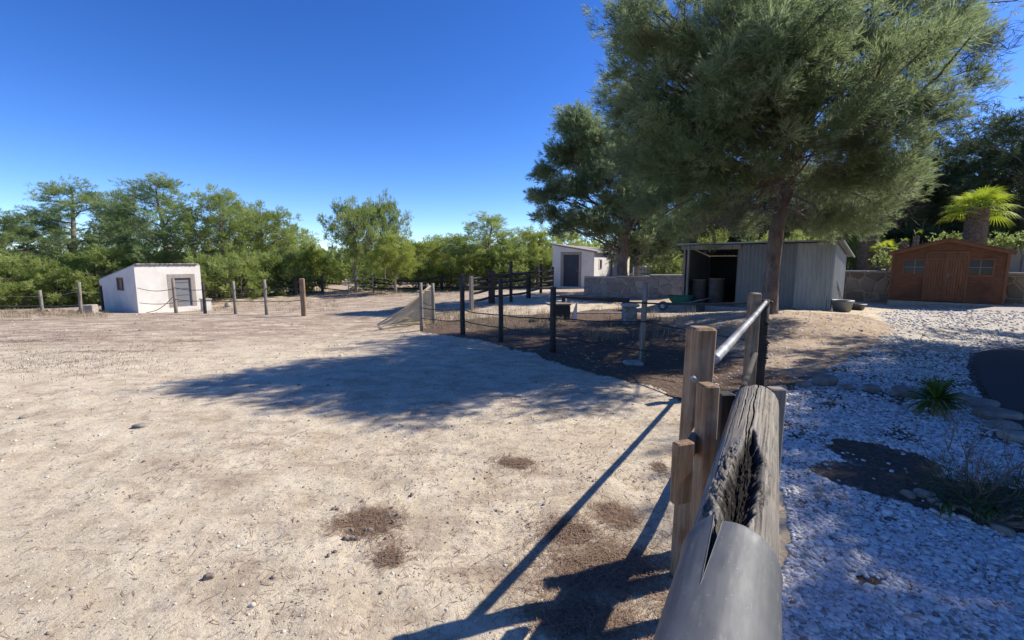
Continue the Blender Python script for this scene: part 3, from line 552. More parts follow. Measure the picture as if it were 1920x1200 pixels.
# the large pine over the yard
def hero():
    b = B(1442, 12.0); t = thing('large_pine', 'large leaning pine with broad dense crown in front of the metal shed', 'pine tree', b)
    def L(px, py, Y): p = P(px, py, Y); return (p.x-b.x, p.y-b.y, p.z-b.z)
    tp = [(0, 0, -.4), (0, 0, .15), L(1447, 520, 12), L(1456, 430, 11.9), L(1474, 360, 11.8), L(1492, 300, 11.6), L(1500, 200, 11.3), L(1490, 100, 11), L(1480, 10, 10.8)]
    rd = [.28, .21, .185, .175, .16, .13, .10, .08, .05]
    bl = []
    for px, py, Y, rx, ry, rz, w_ in [
        (1185, 80, 8.6, .7, .9, .7, 1), (1190, 190, 9.2, .85, 1.3, .8, 1), (1235, 300, 9.5, .95, 1.2, .7, 1), (1225, 385, 10, .6, .9, .5, .8), (1180, 30, 8.0, .5, .7, .5, .8),
        (1290, 90, 8.4, 1.1, 1.3, 1.0, 1), (1300, 230, 8.8, 1.1, 1.3, .9, 1), (1330, 350, 9.6, 1.0, 1.1, .6, 1), (1270, 430, 10.4, .5, .7, .28, .8), (1380, 420, 10.2, .6, .7, .28, .6),
        (1420, 60, 7.8, 1.1, 1.3, .9, .9), (1430, 200, 8.4, 1.1, 1.2, .7, .8), (1430, 290, 9.3, .7, .8, .4, .35), (1550, 70, 8.2, 1.1, 1.2, .9, .9), (1580, 210, 9.0, 1.0, 1.2, .6, .8), (1600, 330, 9.8, 1.0, 1.1, .55, 1), (1570, 410, 10.8, .8, .9, .38, 1), (1640, 380, 11.4, .6, .9, .45, .8),
        (1680, 80, 9.0, 1.0, 1.1, .9, .9), (1700, 210, 9.8, .9, 1.1, .7, .9), (1690, 310, 10.8, .8, 1, .5, .9), (1770, 60, 9.6, .8, 1.0, .8, .55), (1790, 170, 10.2, .55, .9, .6, .5), (1850, 20, 10, .5, .8, .4, .3),
        (1400, 0, 8.4, 1.1, 1.2, .6, .7), (1560, -20, 8.6, 1.2, 1.3, .6, .7), (1700, -30, 9, 1.2, 1.3, .6, .7), (1300, 300, 8.6, .8, .9, .6, .8), (1480, 260, 8.2, .9, .9, .6, .8), (1500, 140, 7.6, 1, 1, .7, .8), (1640, 270, 9, .8, .9, .6, .8), (1390, 150, 7.4, .9, 1, .7, .8),
        (1300, 150, 12.5, 1.3, 1.3, 1.2, .4), (1500, 60, 13, 1.6, 1.4, 1.4, .3), (1650, 150, 13, 1.4, 1.4, 1.3, .3), (1420, 330, 13.5, 1.4, 1.0, .9, .8), (1560, 340, 13.5, 1.4, 1.0, .9, .8), (1280, 330, 12.5, 1.1, 1.0, .8, .8), (1450, 60, 11.5, 2, 1.6, 1.0, .3), (1400, 260, 11.5, .9, .9, .6, .2), (1640, 250, 12, 1.2, 1, .9, .3),
        (1400, 425, 13.3, .9, .7, .35, .8), (1540, 430, 13.3, .9, .7, .3, .8), (1310, 440, 11.2, .7, .8, .3, .8), (1620, 425, 11.6, .6, .8, .3, .8), (1500, 400, 13.4, .9, .7, .45, .7), (1690, 110, 6.9, .9, .9, .5, .45), (1610, 190, 7.1, .8, .8, .45, .45), (1330, 400, 11.8, .8, .8, .4, .7), (1210, 280, 10.6, .7, 1, .8, 1), (1400, 90, 6.8, .8, .8, .5, .5), (1540, 60, 6.8, .9, .8, .5, .5)]:
        bl.append(L(px, py, Y)+(rx, ry, rz, w_))
    tr, br, (V, T, r) = pine_meshes(tp, rd, bl, .34, 1380, 30, 14, .13, .0098, spread=.5, flat=.62, limb_from=2.4, limb_r=.24, shell=.3, limb_var=.45)
    tr.build('trunk', M['bark'], t, True); br.build('branches', M['bark'], t, True)
    link('crown', npmesh('crown', V, T, {'rnd': r}), M['needle_hero'], t)
    # dead grey twigs in the lower crown and at the sunny right tip
    CC, DD = [], []
    for px, py, Y, s, n in [(1500, 350, 11.6, 1.3, 420), (1420, 330, 10.4, .9, 300), (1570, 320, 10.4, .9, 330), (1550, 420, 12, .7, 120), (1360, 400, 10, .7, 160), (1400, 280, 9.6, .8, 120), (1330, 330, 10, .7, 90), (1830, 90, 10.2, .6, 200), (1780, 210, 10.4, .5, 120), (1600, 230, 9.6, .8, 110), (1500, 200, 9.2, .8, 110), (1640, 410, 11.2, .6, 60)]:
        c = np.array(L(px, py, Y)); CC.append(c+rng.normal(0, s*.5, (n, 3))*np.array([1, 1, .6])); d = rng.normal(0, .7, (n, 3))+np.array([.3, -.2, .1]); DD.append(d/np.linalg.norm(d, axis=1)[:, None])
    V, T, r = tufts(np.concatenate(CC), np.concatenate(DD), 5, .34, .011, .45, np.zeros(sum(len(c) for c in CC)))
    link('dead_twigs', npmesh('dead_twigs', V, T, {'rnd': r}), M['dead_twig'], t)
hero()
def second_pine():
    b = B(1168, 20.6); t = thing('mid_pine', 'dark pine with forked trunk rising behind the low stone wall', 'pine tree', b)
    def L(px, py, Y): p = P(px, py, Y); return (p.x-b.x, p.y-b.y, p.z-b.z)
    tp = [(0, 0, -.3), (0, 0, .1), L(1166, 490, 20.6), L(1172, 445, 20.5), L(1180, 405, 20.4), L(1170, 330, 20.2), L(1140, 260, 20)]
    bl = [L(*a[:3])+a[3:] for a in [(1085, 240, 20, .9, .9, .8), (1060, 225, 20.3, .6, .7, .5), (1110, 260, 19.5, 1, 1, .8), (1050, 290, 20, .8, 1, .6), (1020, 325, 20, .65, .8, .45), (1015, 365, 19.8, .75, .9, .45), (1030, 400, 19.6, .7, .8, .4), (1070, 350, 19.4, 1, 1, .7), (1090, 410, 19.2, 1, 1, .5),
          (1060, 428, 19.6, .6, .7, .3), (1130, 430, 19.4, .9, .9, .42), (1120, 330, 19.6, 1.1, 1.1, .9), (1170, 280, 19.8, 1.2, 1, 1), (1190, 370, 19.6, 1.1, 1, .8), (1230, 330, 20, 1.1, 1, .9), (1250, 430, 20, 1, 1, .5), (1230, 240, 20.5, 1.2, 1, 1), (1160, 390, 21.5, 1.2, 1.2, .7), (1210, 450, 20, .7, .8, .35), (1100, 300, 21.5, 1.2, 1, .9)]]
    tr, br, (V, T, r) = pine_meshes(tp, [.3, .26, .22, .2, .15, .1, .05], bl, .38, 760, 24, 11, .17, .021, spread=.5, limb_from=1.9, shell=.35)
    tr.tube([L(1170, 455, 20.5), L(1162, 440, 20.3), L(1150, 430, 20.1), L(1130, 400, 19.8)], [.13, .12, .09, .05], 8)
    tr.tube([L(1172, 445, 20.5), L(1184, 420, 20.4), L(1205, 390, 20.2)], [.15, .1, .05], 8)
    tr.build('trunk', M['bark'], t, True); br.build('branches', M['bark'], t, True)
    link('crown', npmesh('crown', V, T, {'rnd': r}), M['needle_hero'], t)
second_pine()
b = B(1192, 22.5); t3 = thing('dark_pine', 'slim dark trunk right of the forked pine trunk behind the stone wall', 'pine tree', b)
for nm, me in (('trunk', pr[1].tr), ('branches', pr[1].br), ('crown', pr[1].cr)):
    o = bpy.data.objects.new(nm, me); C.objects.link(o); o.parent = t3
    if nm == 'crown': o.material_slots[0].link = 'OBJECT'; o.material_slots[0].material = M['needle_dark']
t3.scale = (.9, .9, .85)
# ------------------------------------------------------------------ buildings
def wallquad(mb, a, b, z0a, z0b, z1a, z1b, th, nrm, holes=()):
    """wall from a to b (xy) with thickness th going inward (-nrm); rectangular holes (u0,u1,z0,z1) with u along a->b in metres"""
    a = Vector((a[0], a[1], 0)); b = Vector((b[0], b[1], 0)); L = (b-a).length; u = (b-a)/L; n = Vector((nrm[0], nrm[1], 0))
    us = sorted({0, L, *[h[0] for h in holes], *[h[1] for h in holes]})
    def zt(x): return z1a+(z1b-z1a)*x/L
    def zb(x): return z0a+(z0b-z0a)*x/L
    def pris(x0, x1, a0, a1, b0, b1):
        v = [a+u*x+n*(-k*th)+Vector((0, 0, z)) for k in (0, 1) for x, z in ((x0, a0), (x1, a1), (x1, b1), (x0, b0))]
        mb.add(v, [(0, 1, 2, 3), (7, 6, 5, 4), (0, 4, 5, 1), (1, 5, 6, 2), (2, 6, 7, 3), (3, 7, 4, 0)])
    for x0, x1 in zip(us[:-1], us[1:]):
        hs_ = [h for h in holes if h[0] <= x0+1e-6 and h[1] >= x1-1e-6]
        if not hs_: pris(x0, x1, zb(x0), zb(x1), zt(x0), zt(x1))
        for h in hs_:
            if h[2] > zb(x0)+.01: pris(x0, x1, zb(x0), zb(x1), h[2], h[2])
            pris(x0, x1, h[3], h[3], zt(x0), zt(x1))
def frame(mb, o, u, n, u0, u1, z0, z1, wd, dep, proud=.012, sill=True):
    """four bars round an opening; o origin xy, u along, n outward"""
    o = Vector((o[0], o[1], 0)); u = Vector((u[0], u[1], 0)); n = Vector((n[0], n[1], 0)); Z = Vector((0, 0, 1)); off = n*(proud-dep/2)
    mb.box(o+u*((u0+u1)/2)+Z*(z1+wd/2)+off, (u1-u0+2*wd, dep, wd), ax=(u, n, Z))
    zb_ = z0-wd if sill else z0
    for x in (u0-wd/2, u1+wd/2): mb.box(o+u*x+Z*((zb_+z1)/2)+off, (wd, dep, z1-zb_), ax=(u, n, Z))
    if sill: mb.box(o+u*((u0+u1)/2)+Z*(z0-wd/2)+off, (u1-u0, dep, wd), ax=(u, n, Z))
def v2(a, u, k): return (a[0]+u[0]*k, a[1]+u[1]*k)
# --- white hut on the left
def hut():
    A_ = P(260, 586, 22); z0 = A_.z; a = (A_.x, A_.y); u = (.476, .88); n = (.88, -.476); s = (-.88, .476); ns = (-.476, -.88)
    W_, D_ = 2.95, 3.9; h0, h1 = 2.27, 1.86; t = thing('white_hut', 'small white rendered hut with sloping roof and blue grey door beside the wood', 'hut', (A_.x, A_.y, z0)); mb = MB((A_.x, A_.y, z0))
    zb = z0-.5
    dz = z0+.12; wallquad(mb, a, v2(a, u, W_), zb, zb, z0+h0, z0+h0-.02, .2, n, [(1.55, 2.45, dz, dz+1.5)])
    mb2 = mb; b2 = v2(a, s, D_); wallquad(mb2, b2, v2(a, s, .2), zb, zb, z0+h1-.35, z0+h0-.02, .2, ns, [(2.0, 2.62, z0+1.08, z0+1.62)])
    c = v2(v2(a, u, W_), s, .2); wallquad(mb, c, v2(v2(a, u, W_), s, D_), zb, zb, z0+h0-.04, z0+h1-.37, .2, (u[0], u[1]))
    wallquad(mb, v2(v2(a, s, D_-.2), u, .2), v2(v2(v2(a, s, D_-.2), u, W_-.2), s, 0), zb, zb, z0+h1-.37, z0+h1-.37, .2, (-s[0], -s[1]))
    mb.build('wall', M['white_wall'], t)
    r = MB(t.location); cs = [v2(v2(a, s, x), u, y) for x, y in ((.01, .01), (.01, W_-.01), (D_, W_-.01), (D_, .01))]; zs = [h0+.0, h0-.02, h1-.35, h1-.35]
    r.add([(p[0], p[1], z0+z+.004) for p, z in zip(cs, zs)]+[(p[0], p[1], z0+z+.07) for p, z in zip(cs, zs)], [(3, 2, 1, 0), (4, 5, 6, 7), (0, 1, 5, 4), (1, 2, 6, 5), (2, 3, 7, 6), (3, 0, 4, 7)])
    ro = r.build('roof', M['concrete'], t)
    # uneven tile edge along the front
    e = MB(t.location)
    for i in range(14):
        p = v2(a, u, .15+i*.2); e.box((p[0], p[1], z0+h0+.085), (.17, .22, random.uniform(.02, .05)), rz=math.atan2(u[1], u[0])+random.uniform(-.1, .1))
    e.build('roof_tiles', M['concrete'], ro)
    f = MB(t.location); frame(f, a, u, n, 1.55, 2.45, dz, dz+1.5, .2, .05, .012, False); fr = f.build('door_frame', M['stone_frame'], t)
    d = MB(t.location); p = v2(v2(a, u, 2.0), n, -.10); d.box((p[0], p[1], dz+.75), (.9, .04, 1.5), rz=math.atan2(u[1], u[0]))
    do = d.build('door', M['hut_door'], t)
    sl_ = MB(t.location)
    for k in range(4): p = v2(v2(a, u, 2.0), n, -.068); sl_.box((p[0], p[1], dz+.3+k*.33), (.84, .02, .035), rz=math.atan2(u[1], u[0]))
    sl_.build('slat', M['galv'], do)
    f = MB(t.location); frame(f, b2, (-s[0], -s[1]), ns, 2.0, 2.62, z0+1.08, z0+1.62, .06, .08, .012); wf = f.build('window', M['post_brown'], t)
    g_ = MB(t.location); p = v2(v2(b2, s, -2.31), ns, -.09); g_.box((p[0], p[1], z0+1.35), (.62, .02, .54), rz=math.atan2(s[1], s[0])); g_.build('pane', M['glass_dark'], wf)
    g_ = MB(t.location); p = v2(v2(b2, s, -2.2), ns, -.06); g_.box((p[0], p[1], z0+1.35), (.3, .02, .52), rz=math.atan2(s[1], s[0])); g_.build('shutter', M['post_grey'], wf)
    # plinth stain strip near ground
    return t
hut()
def vent_box():
    b = B(387, 23.3); t = thing('utility_box', 'small white masonry box beside the white hut', 'box', b, .9); m = MB(); m.box((0, 0, .27), (.34, .5, .62), bev=.01); m.build('body', M['white_wall'], t)
    m = MB(); m.box((0, 0, .60), (.42, .58, .06), bev=.01); m.build('cap', M['concrete'], t); m = MB(); m.box((.175, 0, .3), (.012, .34, .38)); m.build('door', M['glass_dark'], t)
vent_box()
# --- white stable on the right of the middle
def stable():
    a = P(1113, 541, 28); z0 = a.z; a = (a.x, a.y); u = (-.89, .456); n = (-.456, -.89); s = (.456, .89); W_, D_ = 2.75, 9.5
    t = thing('white_stable', 'long low white stable with dark blue door behind the stone wall', 'stable', (a[0], a[1], z0)); mb = MB(t.location); zb = z0-.6
    zr, zl = 2.2, 2.68; dz = z0+.08
    wallquad(mb, v2(a, u, W_), a, zb, zb, z0+zl, z0+zr, .2, n, [(W_-2.02, W_-.98, dz, dz+2.0)])
    wl = [(1.0, 1.55, z0+1.2, z0+1.75), (3.6, 4.2, z0+.1, z0+1.9), (5.6, 6.1, z0+1.2, z0+1.7)]
    wallquad(mb, v2(a, s, .2), v2(a, s, D_), zb, zb, z0+zr, z0+zr, .2, (-u[0], -u[1]), wl)
    wallquad(mb, v2(v2(a, u, W_), s, D_), v2(v2(a, u, W_), s, .2), zb, zb, z0+zl, z0+zl, .2, u)
    wallquad(mb, v2(v2(a, s, D_-.2), u, W_-.2), v2(v2(a, s, D_-.2), u, .2), zb, zb, z0+zl, z0+zr, .2, (s[0], s[1]))
    mb.build('wall', M['white_wall'], t)
    r = MB(t.location); cs = [v2(v2(a, u, x), s, y) for x, y in ((-.22, -.12), (W_+.1, -.12), (W_+.1, D_+.1), (-.22, D_+.1))]; zs = [zr-.02, zl+.03, zl+.03, zr-.02]
    r.add([(p[0], p[1], z0+z+.004) for p, z in zip(cs, zs)]+[(p[0], p[1], z0+z+.09) for p, z in zip(cs, zs)], [(3, 2, 1, 0), (4, 5, 6, 7), (0, 1, 5, 4), (1, 2, 6, 5), (2, 3, 7, 6), (3, 0, 4, 7)])
    r.build('roof', M['stone_frame'], t)
    f = MB(t.location); o = v2(a, u, W_); frame(f, o, (-u[0], -u[1]), n, W_-2.02, W_-.98, dz, dz+2.0, .17, .06, .014, False); f.build('door_frame', M['stone_frame'], t)
    d = MB(t.location)
    for i in range(8):
        p = v2(v2(a, u, 1.5-.46+i*.13), n, -.12); d.box((p[0], p[1], dz+1.0), (.122, .04, 2.0), rz=math.atan2(u[1], u[0]), bev=.006)
    do = d.build('door', M['dark_door'], t); h_ = MB(t.location); p = v2(v2(a, u, 1.12), n, -.08); h_.box((p[0], p[1], dz+1.0), (.03, .05, .14)); h_.build('handle', M['galv'], do)
    for k, (u0, u1, a_, b_) in enumerate(wl):
        f = MB(t.location); frame(f, a, s, (-u[0], -u[1]), u0, u1, a_, b_, .05, .06, .014, k != 1); wf = f.build('window' if k != 1 else 'side_door', M['stone_frame'], t)
        q = MB(t.location); p = v2(v2(a, s, (u0+u1)/2), u, .1); q.box((p[0], p[1], (a_+b_)/2), (u1-u0, .03, b_-a_), rz=math.atan2(s[1], s[0])); q.build('pane' if k != 1 else 'panel', M['glass_dark'], wf)
stable()
def stone_block_wall(name, label, a, b, h, th, m, cap=True, group=None, capm='concrete', base=-.3, top=None):
    t = thing(name, label, 'wall', (a[0], a[1], gz(*a)), group=group); mb = MB(t.location); L = math.dist(a, b); n = max(2, int(L/.35)); u = ((b[0]-a[0])/L, (b[1]-a[1])/L); q = (-u[1], u[0])
    V = []; rows = 6
    for i in range(n+1):
        p = v2(a, u, L*i/n); zb = gz(*p)+base; zt = top if top is not None else gz(*p)+h
        for k in range(rows+1):
            z = zb+(zt-zb)*k/rows; V.append((p[0]-q[0]*(th/2+random.uniform(-.018, .018)), p[1]-q[1]*(th/2+random.uniform(-.018, .018)), z))
        for k in range(rows+1):
            z = zb+(zt-zb)*k/rows; V.append((p[0]+q[0]*th/2, p[1]+q[1]*th/2, z))
    Fc = []; R_ = 2*(rows+1)
    for i in range(n):
        for k in range(rows):
            Fc.append((i*R_+k, (i+1)*R_+k, (i+1)*R_+k+1, i*R_+k+1)); o_ = rows+1; Fc.append((i*R_+o_+k, i*R_+o_+k+1, (i+1)*R_+o_+k+1, (i+1)*R_+o_+k))
        Fc.append((i*R_+rows, (i+1)*R_+rows, (i+1)*R_+2*rows+1, i*R_+2*rows+1))
    for e_, fl in ((0, 1), (n, 0)):
        for k in range(rows):
            f = (e_*R_+k, e_*R_+k+1, e_*R_+rows+2+k, e_*R_+rows+1+k); Fc.append(f if fl else f[::-1])
    mb.add(V, Fc); mb.build('stonework', m, t)
    if cap:
        c = MB(t.location); segs = max(1, int(L/1.2))
        for i in range(segs):
            p0 = v2(a, u, L*i/segs+.006); p1 = v2(a, u, L*(i+1)/segs-.006); zt = (top if top is not None else (gz(*p0)+gz(*p1))/2+h)+.04
            c.box(((p0[0]+p1[0])/2, (p0[1]+p1[1])/2, zt), (math.dist(p0, p1), th+.08, .07), rz=math.atan2(u[1], u[0]), bev=.01)
        c.build('coping', M[capm], t)
    return t
pa = P(1095, 560, 20); pb = P(1279, 556, 19.5)
stone_block_wall('stone_wall', 'grey rubble stone wall in front of the white stable', (pa.x, pa.y), (pb.x, pb.y), .9, .35, M['stone_wall'], True, base=-.4)
qa = v2((TW[0], TW[1]), TD, -1.9); qb = v2((TW[0], TW[1]), TD, 8.5)
stone_block_wall('retaining_wall', 'brown stone retaining wall running behind the garden shed', qa, qb, 1.2, .3, M['stone_brown'], True, base=-.4, top=1.2)
def cream():
    a = B(1845, 19.5); bb = B(2100, 17.0); t = thing('rendered_wall', 'plain cream rendered wall on the terrace at the right edge', 'wall', a); m = MB(t.location)
    ang_ = math.atan2(bb.y-a.y, bb.x-a.x); m.box(((a.x+bb.x)/2, (a.y+bb.y)/2, 1.7), (math.dist((a.x, a.y), (bb.x, bb.y)), .2, 1.75), rz=ang_, bev=.01); m.build('render', M['cream_wall'], t)
    m = MB(t.location); m.box(((a.x+bb.x)/2, (a.y+bb.y)/2, 2.6), (math.dist((a.x, a.y), (bb.x, bb.y))+.06, .26, .05), rz=ang_); m.build('coping', M['stone_frame'], t)
cream()
# --- metal shed
def metal_shed():
    A_ = P(1557, 583, 13.6); z0 = A_.z-.02; a = (A_.x, A_.y); u = (-.743, .669); n = (-.669, -.743); s = (.669, .743); W_ = 4.5; D_ = 2.6
    t = thing('metal_shed', 'corrugated galvanised metal shed with open dark bay behind the large pine', 'shed', (a[0], a[1], z0)); off = t.location
    zt = z0+2.06; zl = z0+2.1; ztb = zt-.38
    def corr(name, o, d, nn, L, zb0, ztop, m, pitch=.105, amp=.018, ztop2=None):
        mb = MB(off); k = int(L/pitch*6); V = []; F_ = []
        for i in range(k+1):
            x = L*i/k; w_ = math.sin(2*math.pi*x/pitch); w_ = max(-.75, min(.75, w_*1.3))*amp; p = v2(v2(o, d, x), nn, w_); z1 = ztop+((ztop2 if ztop2 is not None else ztop)-ztop)*x/L
            V += [(p[0], p[1], zb0+random.uniform(-.0, .006)), (p[0], p[1], z1)]
        for i in range(k): F_.append((2*i, 2*i+2, 2*i+3, 2*i+1))
        mb.add(V, F_); return mb.build(name, m, t)
    zb = z0-.05
    # front: three sheets of differing age, then the open bay
    corr('sheet', v2(a, u, 0), u, n, .98, zb, zt+.0, M['galv_light'], .12, .02); corr('sheet', v2(v2(a, u, .96), n, -.02), u, n, .9, zb, zt, M['galv'], .12, .02); corr('sheet', v2(v2(a, u, 1.84), n, -.0), u, n, .86, zb, zt, M['galv'], .12, .02)
    corr('side_sheet', a, s, (-u[0], -u[1]), D_, zb, zt, M['galv_light'], .19, .022, ztb)
    corr('side_sheet', v2(a, u, W_), s, u, D_, z0-.3, zt, M['galv'], .19, .022, ztb)
    corr('back_sheet', v2(a, s, D_), u, s, W_, z0-.3, ztb, M['galv'], .19, .022)
    # near-black sheets put in as the bay's deep shade, then the floor
    m = MB(off); c = v2(v2(a, u, W_-1.0), s, D_-.05); m.box((c[0], c[1], z0+.85), (1.9, .02, 1.7), rz=math.atan2(u[1], u[0])); m.box(v2(v2(a, u, 2.72), s, D_/2)+(z0+.9,), (.02, D_-.1, 1.8), rz=math.atan2(u[1], u[0])); m.build('bay_shade_sheet', M['bay_shade'], t)
    m = MB(off); c = v2(v2(a, u, W_/2), s, D_/2-.1); m.box((c[0], c[1], z0-.16), (W_+.1, D_+.35, .26), rz=math.atan2(u[1], u[0]), bev=.01); m.build('floor_slab', M['concrete'], t)
    for k in (W_-.03, W_-.17):
        m = MB(off); c = v2(v2(a, u, k), n, .05); m.box((c[0], c[1], z0+1.0), (.08, .08, 2.16), rz=math.atan2(u[1], u[0]), bev=.006); m.build('post', M['post_grey'], t)
    m = MB(off); c = v2(v2(a, u, W_-.9), n, .045); m.box((c[0], c[1], zt-.07), (2.0, .05, .16), rz=math.atan2(u[1], u[0]), bev=.005); m.build('lintel', M['post_grey'], t)
    r = MB(off); k = 90; V = []; F_ = []
    for i in range(k+1):
        x = -.16+(W_+.35)*i/k; w_ = math.sin(2*math.pi*x/.16)*.014; p0 = v2(v2(a, u, x), n, .22); p1 = v2(v2(a, u, x), s, D_+.45)
        for q, z in ((p0, zt+.06), (p1, ztb-.02)): V += [(q[0], q[1], z+w_), (q[0], q[1], z+w_+.012)]
    for i in range(k):
        b0, b1 = i*4, i*4+4; F_ += [(b0, b0+2, b1+2, b1), (b0+1, b1+1, b1+3, b0+3), (b0, b1, b1+1, b0+1), (b0+2, b0+3, b1+3, b1+2)]
    F_ += [(0, 1, 3, 2), (k*4, k*4+2, k*4+3, k*4+1)]; r.add(V, F_); ro = r.build('roof', M['galv'], t)
    e = MB(off); p0 = v2(v2(a, u, -.18), n, .24); p1 = v2(v2(a, u, -.18), s, D_+.47); e.tube([(p0[0], p0[1], zt+.055), (p1[0], p1[1], ztb-.03)], .03, 4); q = v2(v2(a, u, W_+.2), n, .24); e.tube([(p0[0], p0[1], zt+.055), (q[0], q[1], zt+.05)], .028, 4); e.build('edge_trim', M['galv_light'], ro)
    return a, u, n, s, z0
SH = metal_shed()
def shedp(x, y): return v2(v2(SH[0], SH[1], x), SH[3], y)      # x along front from right corner, y into the shed (negative = in front)
# things inside / around the shed
def barrel(x, y, label, h=.85, r=.27, m='barrel'):
    p = shedp(x, y); t = thing('drum', label, 'drum', (p[0], p[1], SH[4]-.03)); mb = MB(); zs = [0, .02, .28, .3, .32, .56, .58, .6, h-.02, h]; rs = [r*.97, r, r, r*1.04, r, r, r*1.04, r, r, r*.97]
    mb.tube([(0, 0, z*h/.85 if z < h-.03 else z) for z in zs], rs, 20); mb.build('body', M[m], t, True); mb = MB(); mb.tube([(0, 0, h+.001), (0, 0, h+.03)], [r*1.02, r*1.02], 20); mb.build('lid', M['post_brown'], t)
barrel(4.1, .5, 'left one of the two brown drums in the open bay of the metal shed'); barrel(3.5, .55, 'right one of the two brown drums in the open bay of the metal shed', .9)
def wheelbarrow():
    p = shedp(4.15, -1.0); z = gz(*p); t = thing('wheelbarrow', 'green wheelbarrow parked in front of the open bay of the metal shed', 'wheelbarrow', (p[0], p[1], z), 2.5)
    mb = MB(); V = []; n = 20
    for k, (sx, sy, zz) in enumerate([(.28, .2, .3), (.42, .31, .56), (.44, .33, .575), (.42, .31, .565), (.27, .19, .32)]):
        for i in range(n):
            a_ = 2*math.pi*i/n; c_, s_ = math.cos(a_), math.sin(a_); e = .7; V.append((math.copysign(abs(c_)**e, c_)*sx+(.06 if k in (1, 2, 3) else 0), math.copysign(abs(s_)**e, s_)*sy, zz))
    F_ = [(k*n+i, k*n+(i+1) % n, (k+1)*n+(i+1) % n, (k+1)*n+i) for k in range(4) for i in range(n)]+[tuple(range(n-1, -1, -1)), tuple(range(4*n, 5*n))]
    mb.add(V, F_); mb.build('tray', M['green_plastic'], t)
    for sy in (-1, 1):
        mb = MB(); mb.tube([(.62, .06*sy, .18), (.2, .17*sy, .3), (-.35, .25*sy, .38), (-.8, .29*sy, .5)], .017, 8); h_ = mb.build('handle', M['galv'], t); mb = MB(); mb.tube([(-.78, .288*sy, .494), (-.92, .3*sy, .53)], .023, 8); mb.build('grip', M['black_plastic'], h_)
        mb = MB(); mb.tube([(-.2, .2*sy, .33), (-.27, .24*sy, 0), (-.34, .24*sy, .36)], .014, 6); mb.build('leg', M['galv'], t)
    mb = MB(); mb.tube([(.62, -.04, .18), (.62, .04, .18)], .17, 20); w_ = mb.build('wheel', M['black_plastic'], t); mb = MB(); mb.tube([(.62, -.05, .18), (.62, .05, .18)], .07, 12); mb.build('rim', M['white_plastic'], w_)
wheelbarrow()
def crate_small():
    p = shedp(3.85, -.55); t = thing('storage_crate', 'low grey crate behind the green wheelbarrow', 'crate', (p[0], p[1], gz(*p)+.0), .7); 
    mb = MB(); 
    for dx, dy, a, b in ((0, -.2, .6, .03), (0, .2, .6, .03), (-.3, 0, .03, .43), (.3, 0, .03, .43)): mb.box((dx, dy, .15), (a, b, .28), bev=.008)
    mb.box((0, 0, .03), (.57, .37, .04)); mb.build('body', M['galv'], t)
crate_small()
def tub(p, label, r=.26, h=.3, m='black_plastic'):
    t = thing('tub', label, 'tub', (p[0], p[1], gz(*p))); mb = MB(); n = 24; V = []
    for k, (rr, z) in enumerate([(r*.8, .01), (r, h), (r*1.08, h+.01), (r*1.08, h-.02), (r*1.05, h+.025), (r*.95, h), (r*.76, .04)]):
        V += [(math.cos(2*math.pi*i/n)*rr, math.sin(2*math.pi*i/n)*rr, z) for i in range(n)]
    F_ = [(k*n+i, k*n+(i+1) % n, (k+1)*n+(i+1) % n, (k+1)*n+i) for k in (0, 1, 3, 4, 5) for i in range(n)]+[tuple(range(n-1, -1, -1)), tuple(range(6*n, 7*n))]
    mb.add(V, F_); mb.build('body', M[m], t, True)
    for s_ in (-1, 1):
        mb = MB(); mb.tube([(s_*(r+.01), -.07, h-.03), (s_*(r+.06), -.05, h-.01), (s_*(r+.06), .05, h-.01), (s_*(r+.01), .07, h-.03)], .01, 6); mb.build('handle', M[m], t)
b = B(1578, 13.4); tub((b.x, b.y), 'grey rubber tub standing against the right corner of the metal shed', .27, .32, 'galv')
b = B(1602, 14.6); tub((b.x, b.y), 'shallow black tub between the metal shed and the garden shed', .3, .18)
def tool(name, label, px0, y0, px1, z1, Y1, head):
    b0 = B(px0, y0); t1 = P(px1, z1, Y1); t = thing(name, label, name.replace('_', ' '), b0); a = Vector((0, 0, .03)); e = t1-Vector(b0); mb = MB(); mb.tube([a, e*.5+Vector((.005, 0, 0)), e], .016, 8); mb.build('handle', M['post_grey'], t)
    mb = MB()
    if head == 'broom': mb.box((0, 0, .07), (.34, .07, .12), bev=.015)
    else:
        V = [(x_, .02+.03*(1-(x_/.12)**2), z_) for z_ in (0.0, .12, .26) for x_ in (-.1, -.04, .04, .1)]; mb.add(V+[(v[0], v[1]-.012, v[2]) for v in V], [(0, 1, 5, 4), (1, 2, 6, 5), (2, 3, 7, 6), (4, 5, 9, 8), (5, 6, 10, 9), (6, 7, 11, 10), (16, 17, 13, 12), (17, 18, 14, 13), (18, 19, 15, 14), (20, 21, 17, 16), (21, 22, 18, 17), (22, 23, 19, 18)])
    mb.build('head', M['black_plastic'], t)
tool('shovel', 'dark handled shovel leaning on the side of the metal shed', 1585, 13.75, 1564, 510, 14.2, 'shovel'); tool('yard_broom', 'yard broom leaning beside the shovel on the metal shed wall', 1580, 13.9, 1567, 524, 14.35, 'broom')
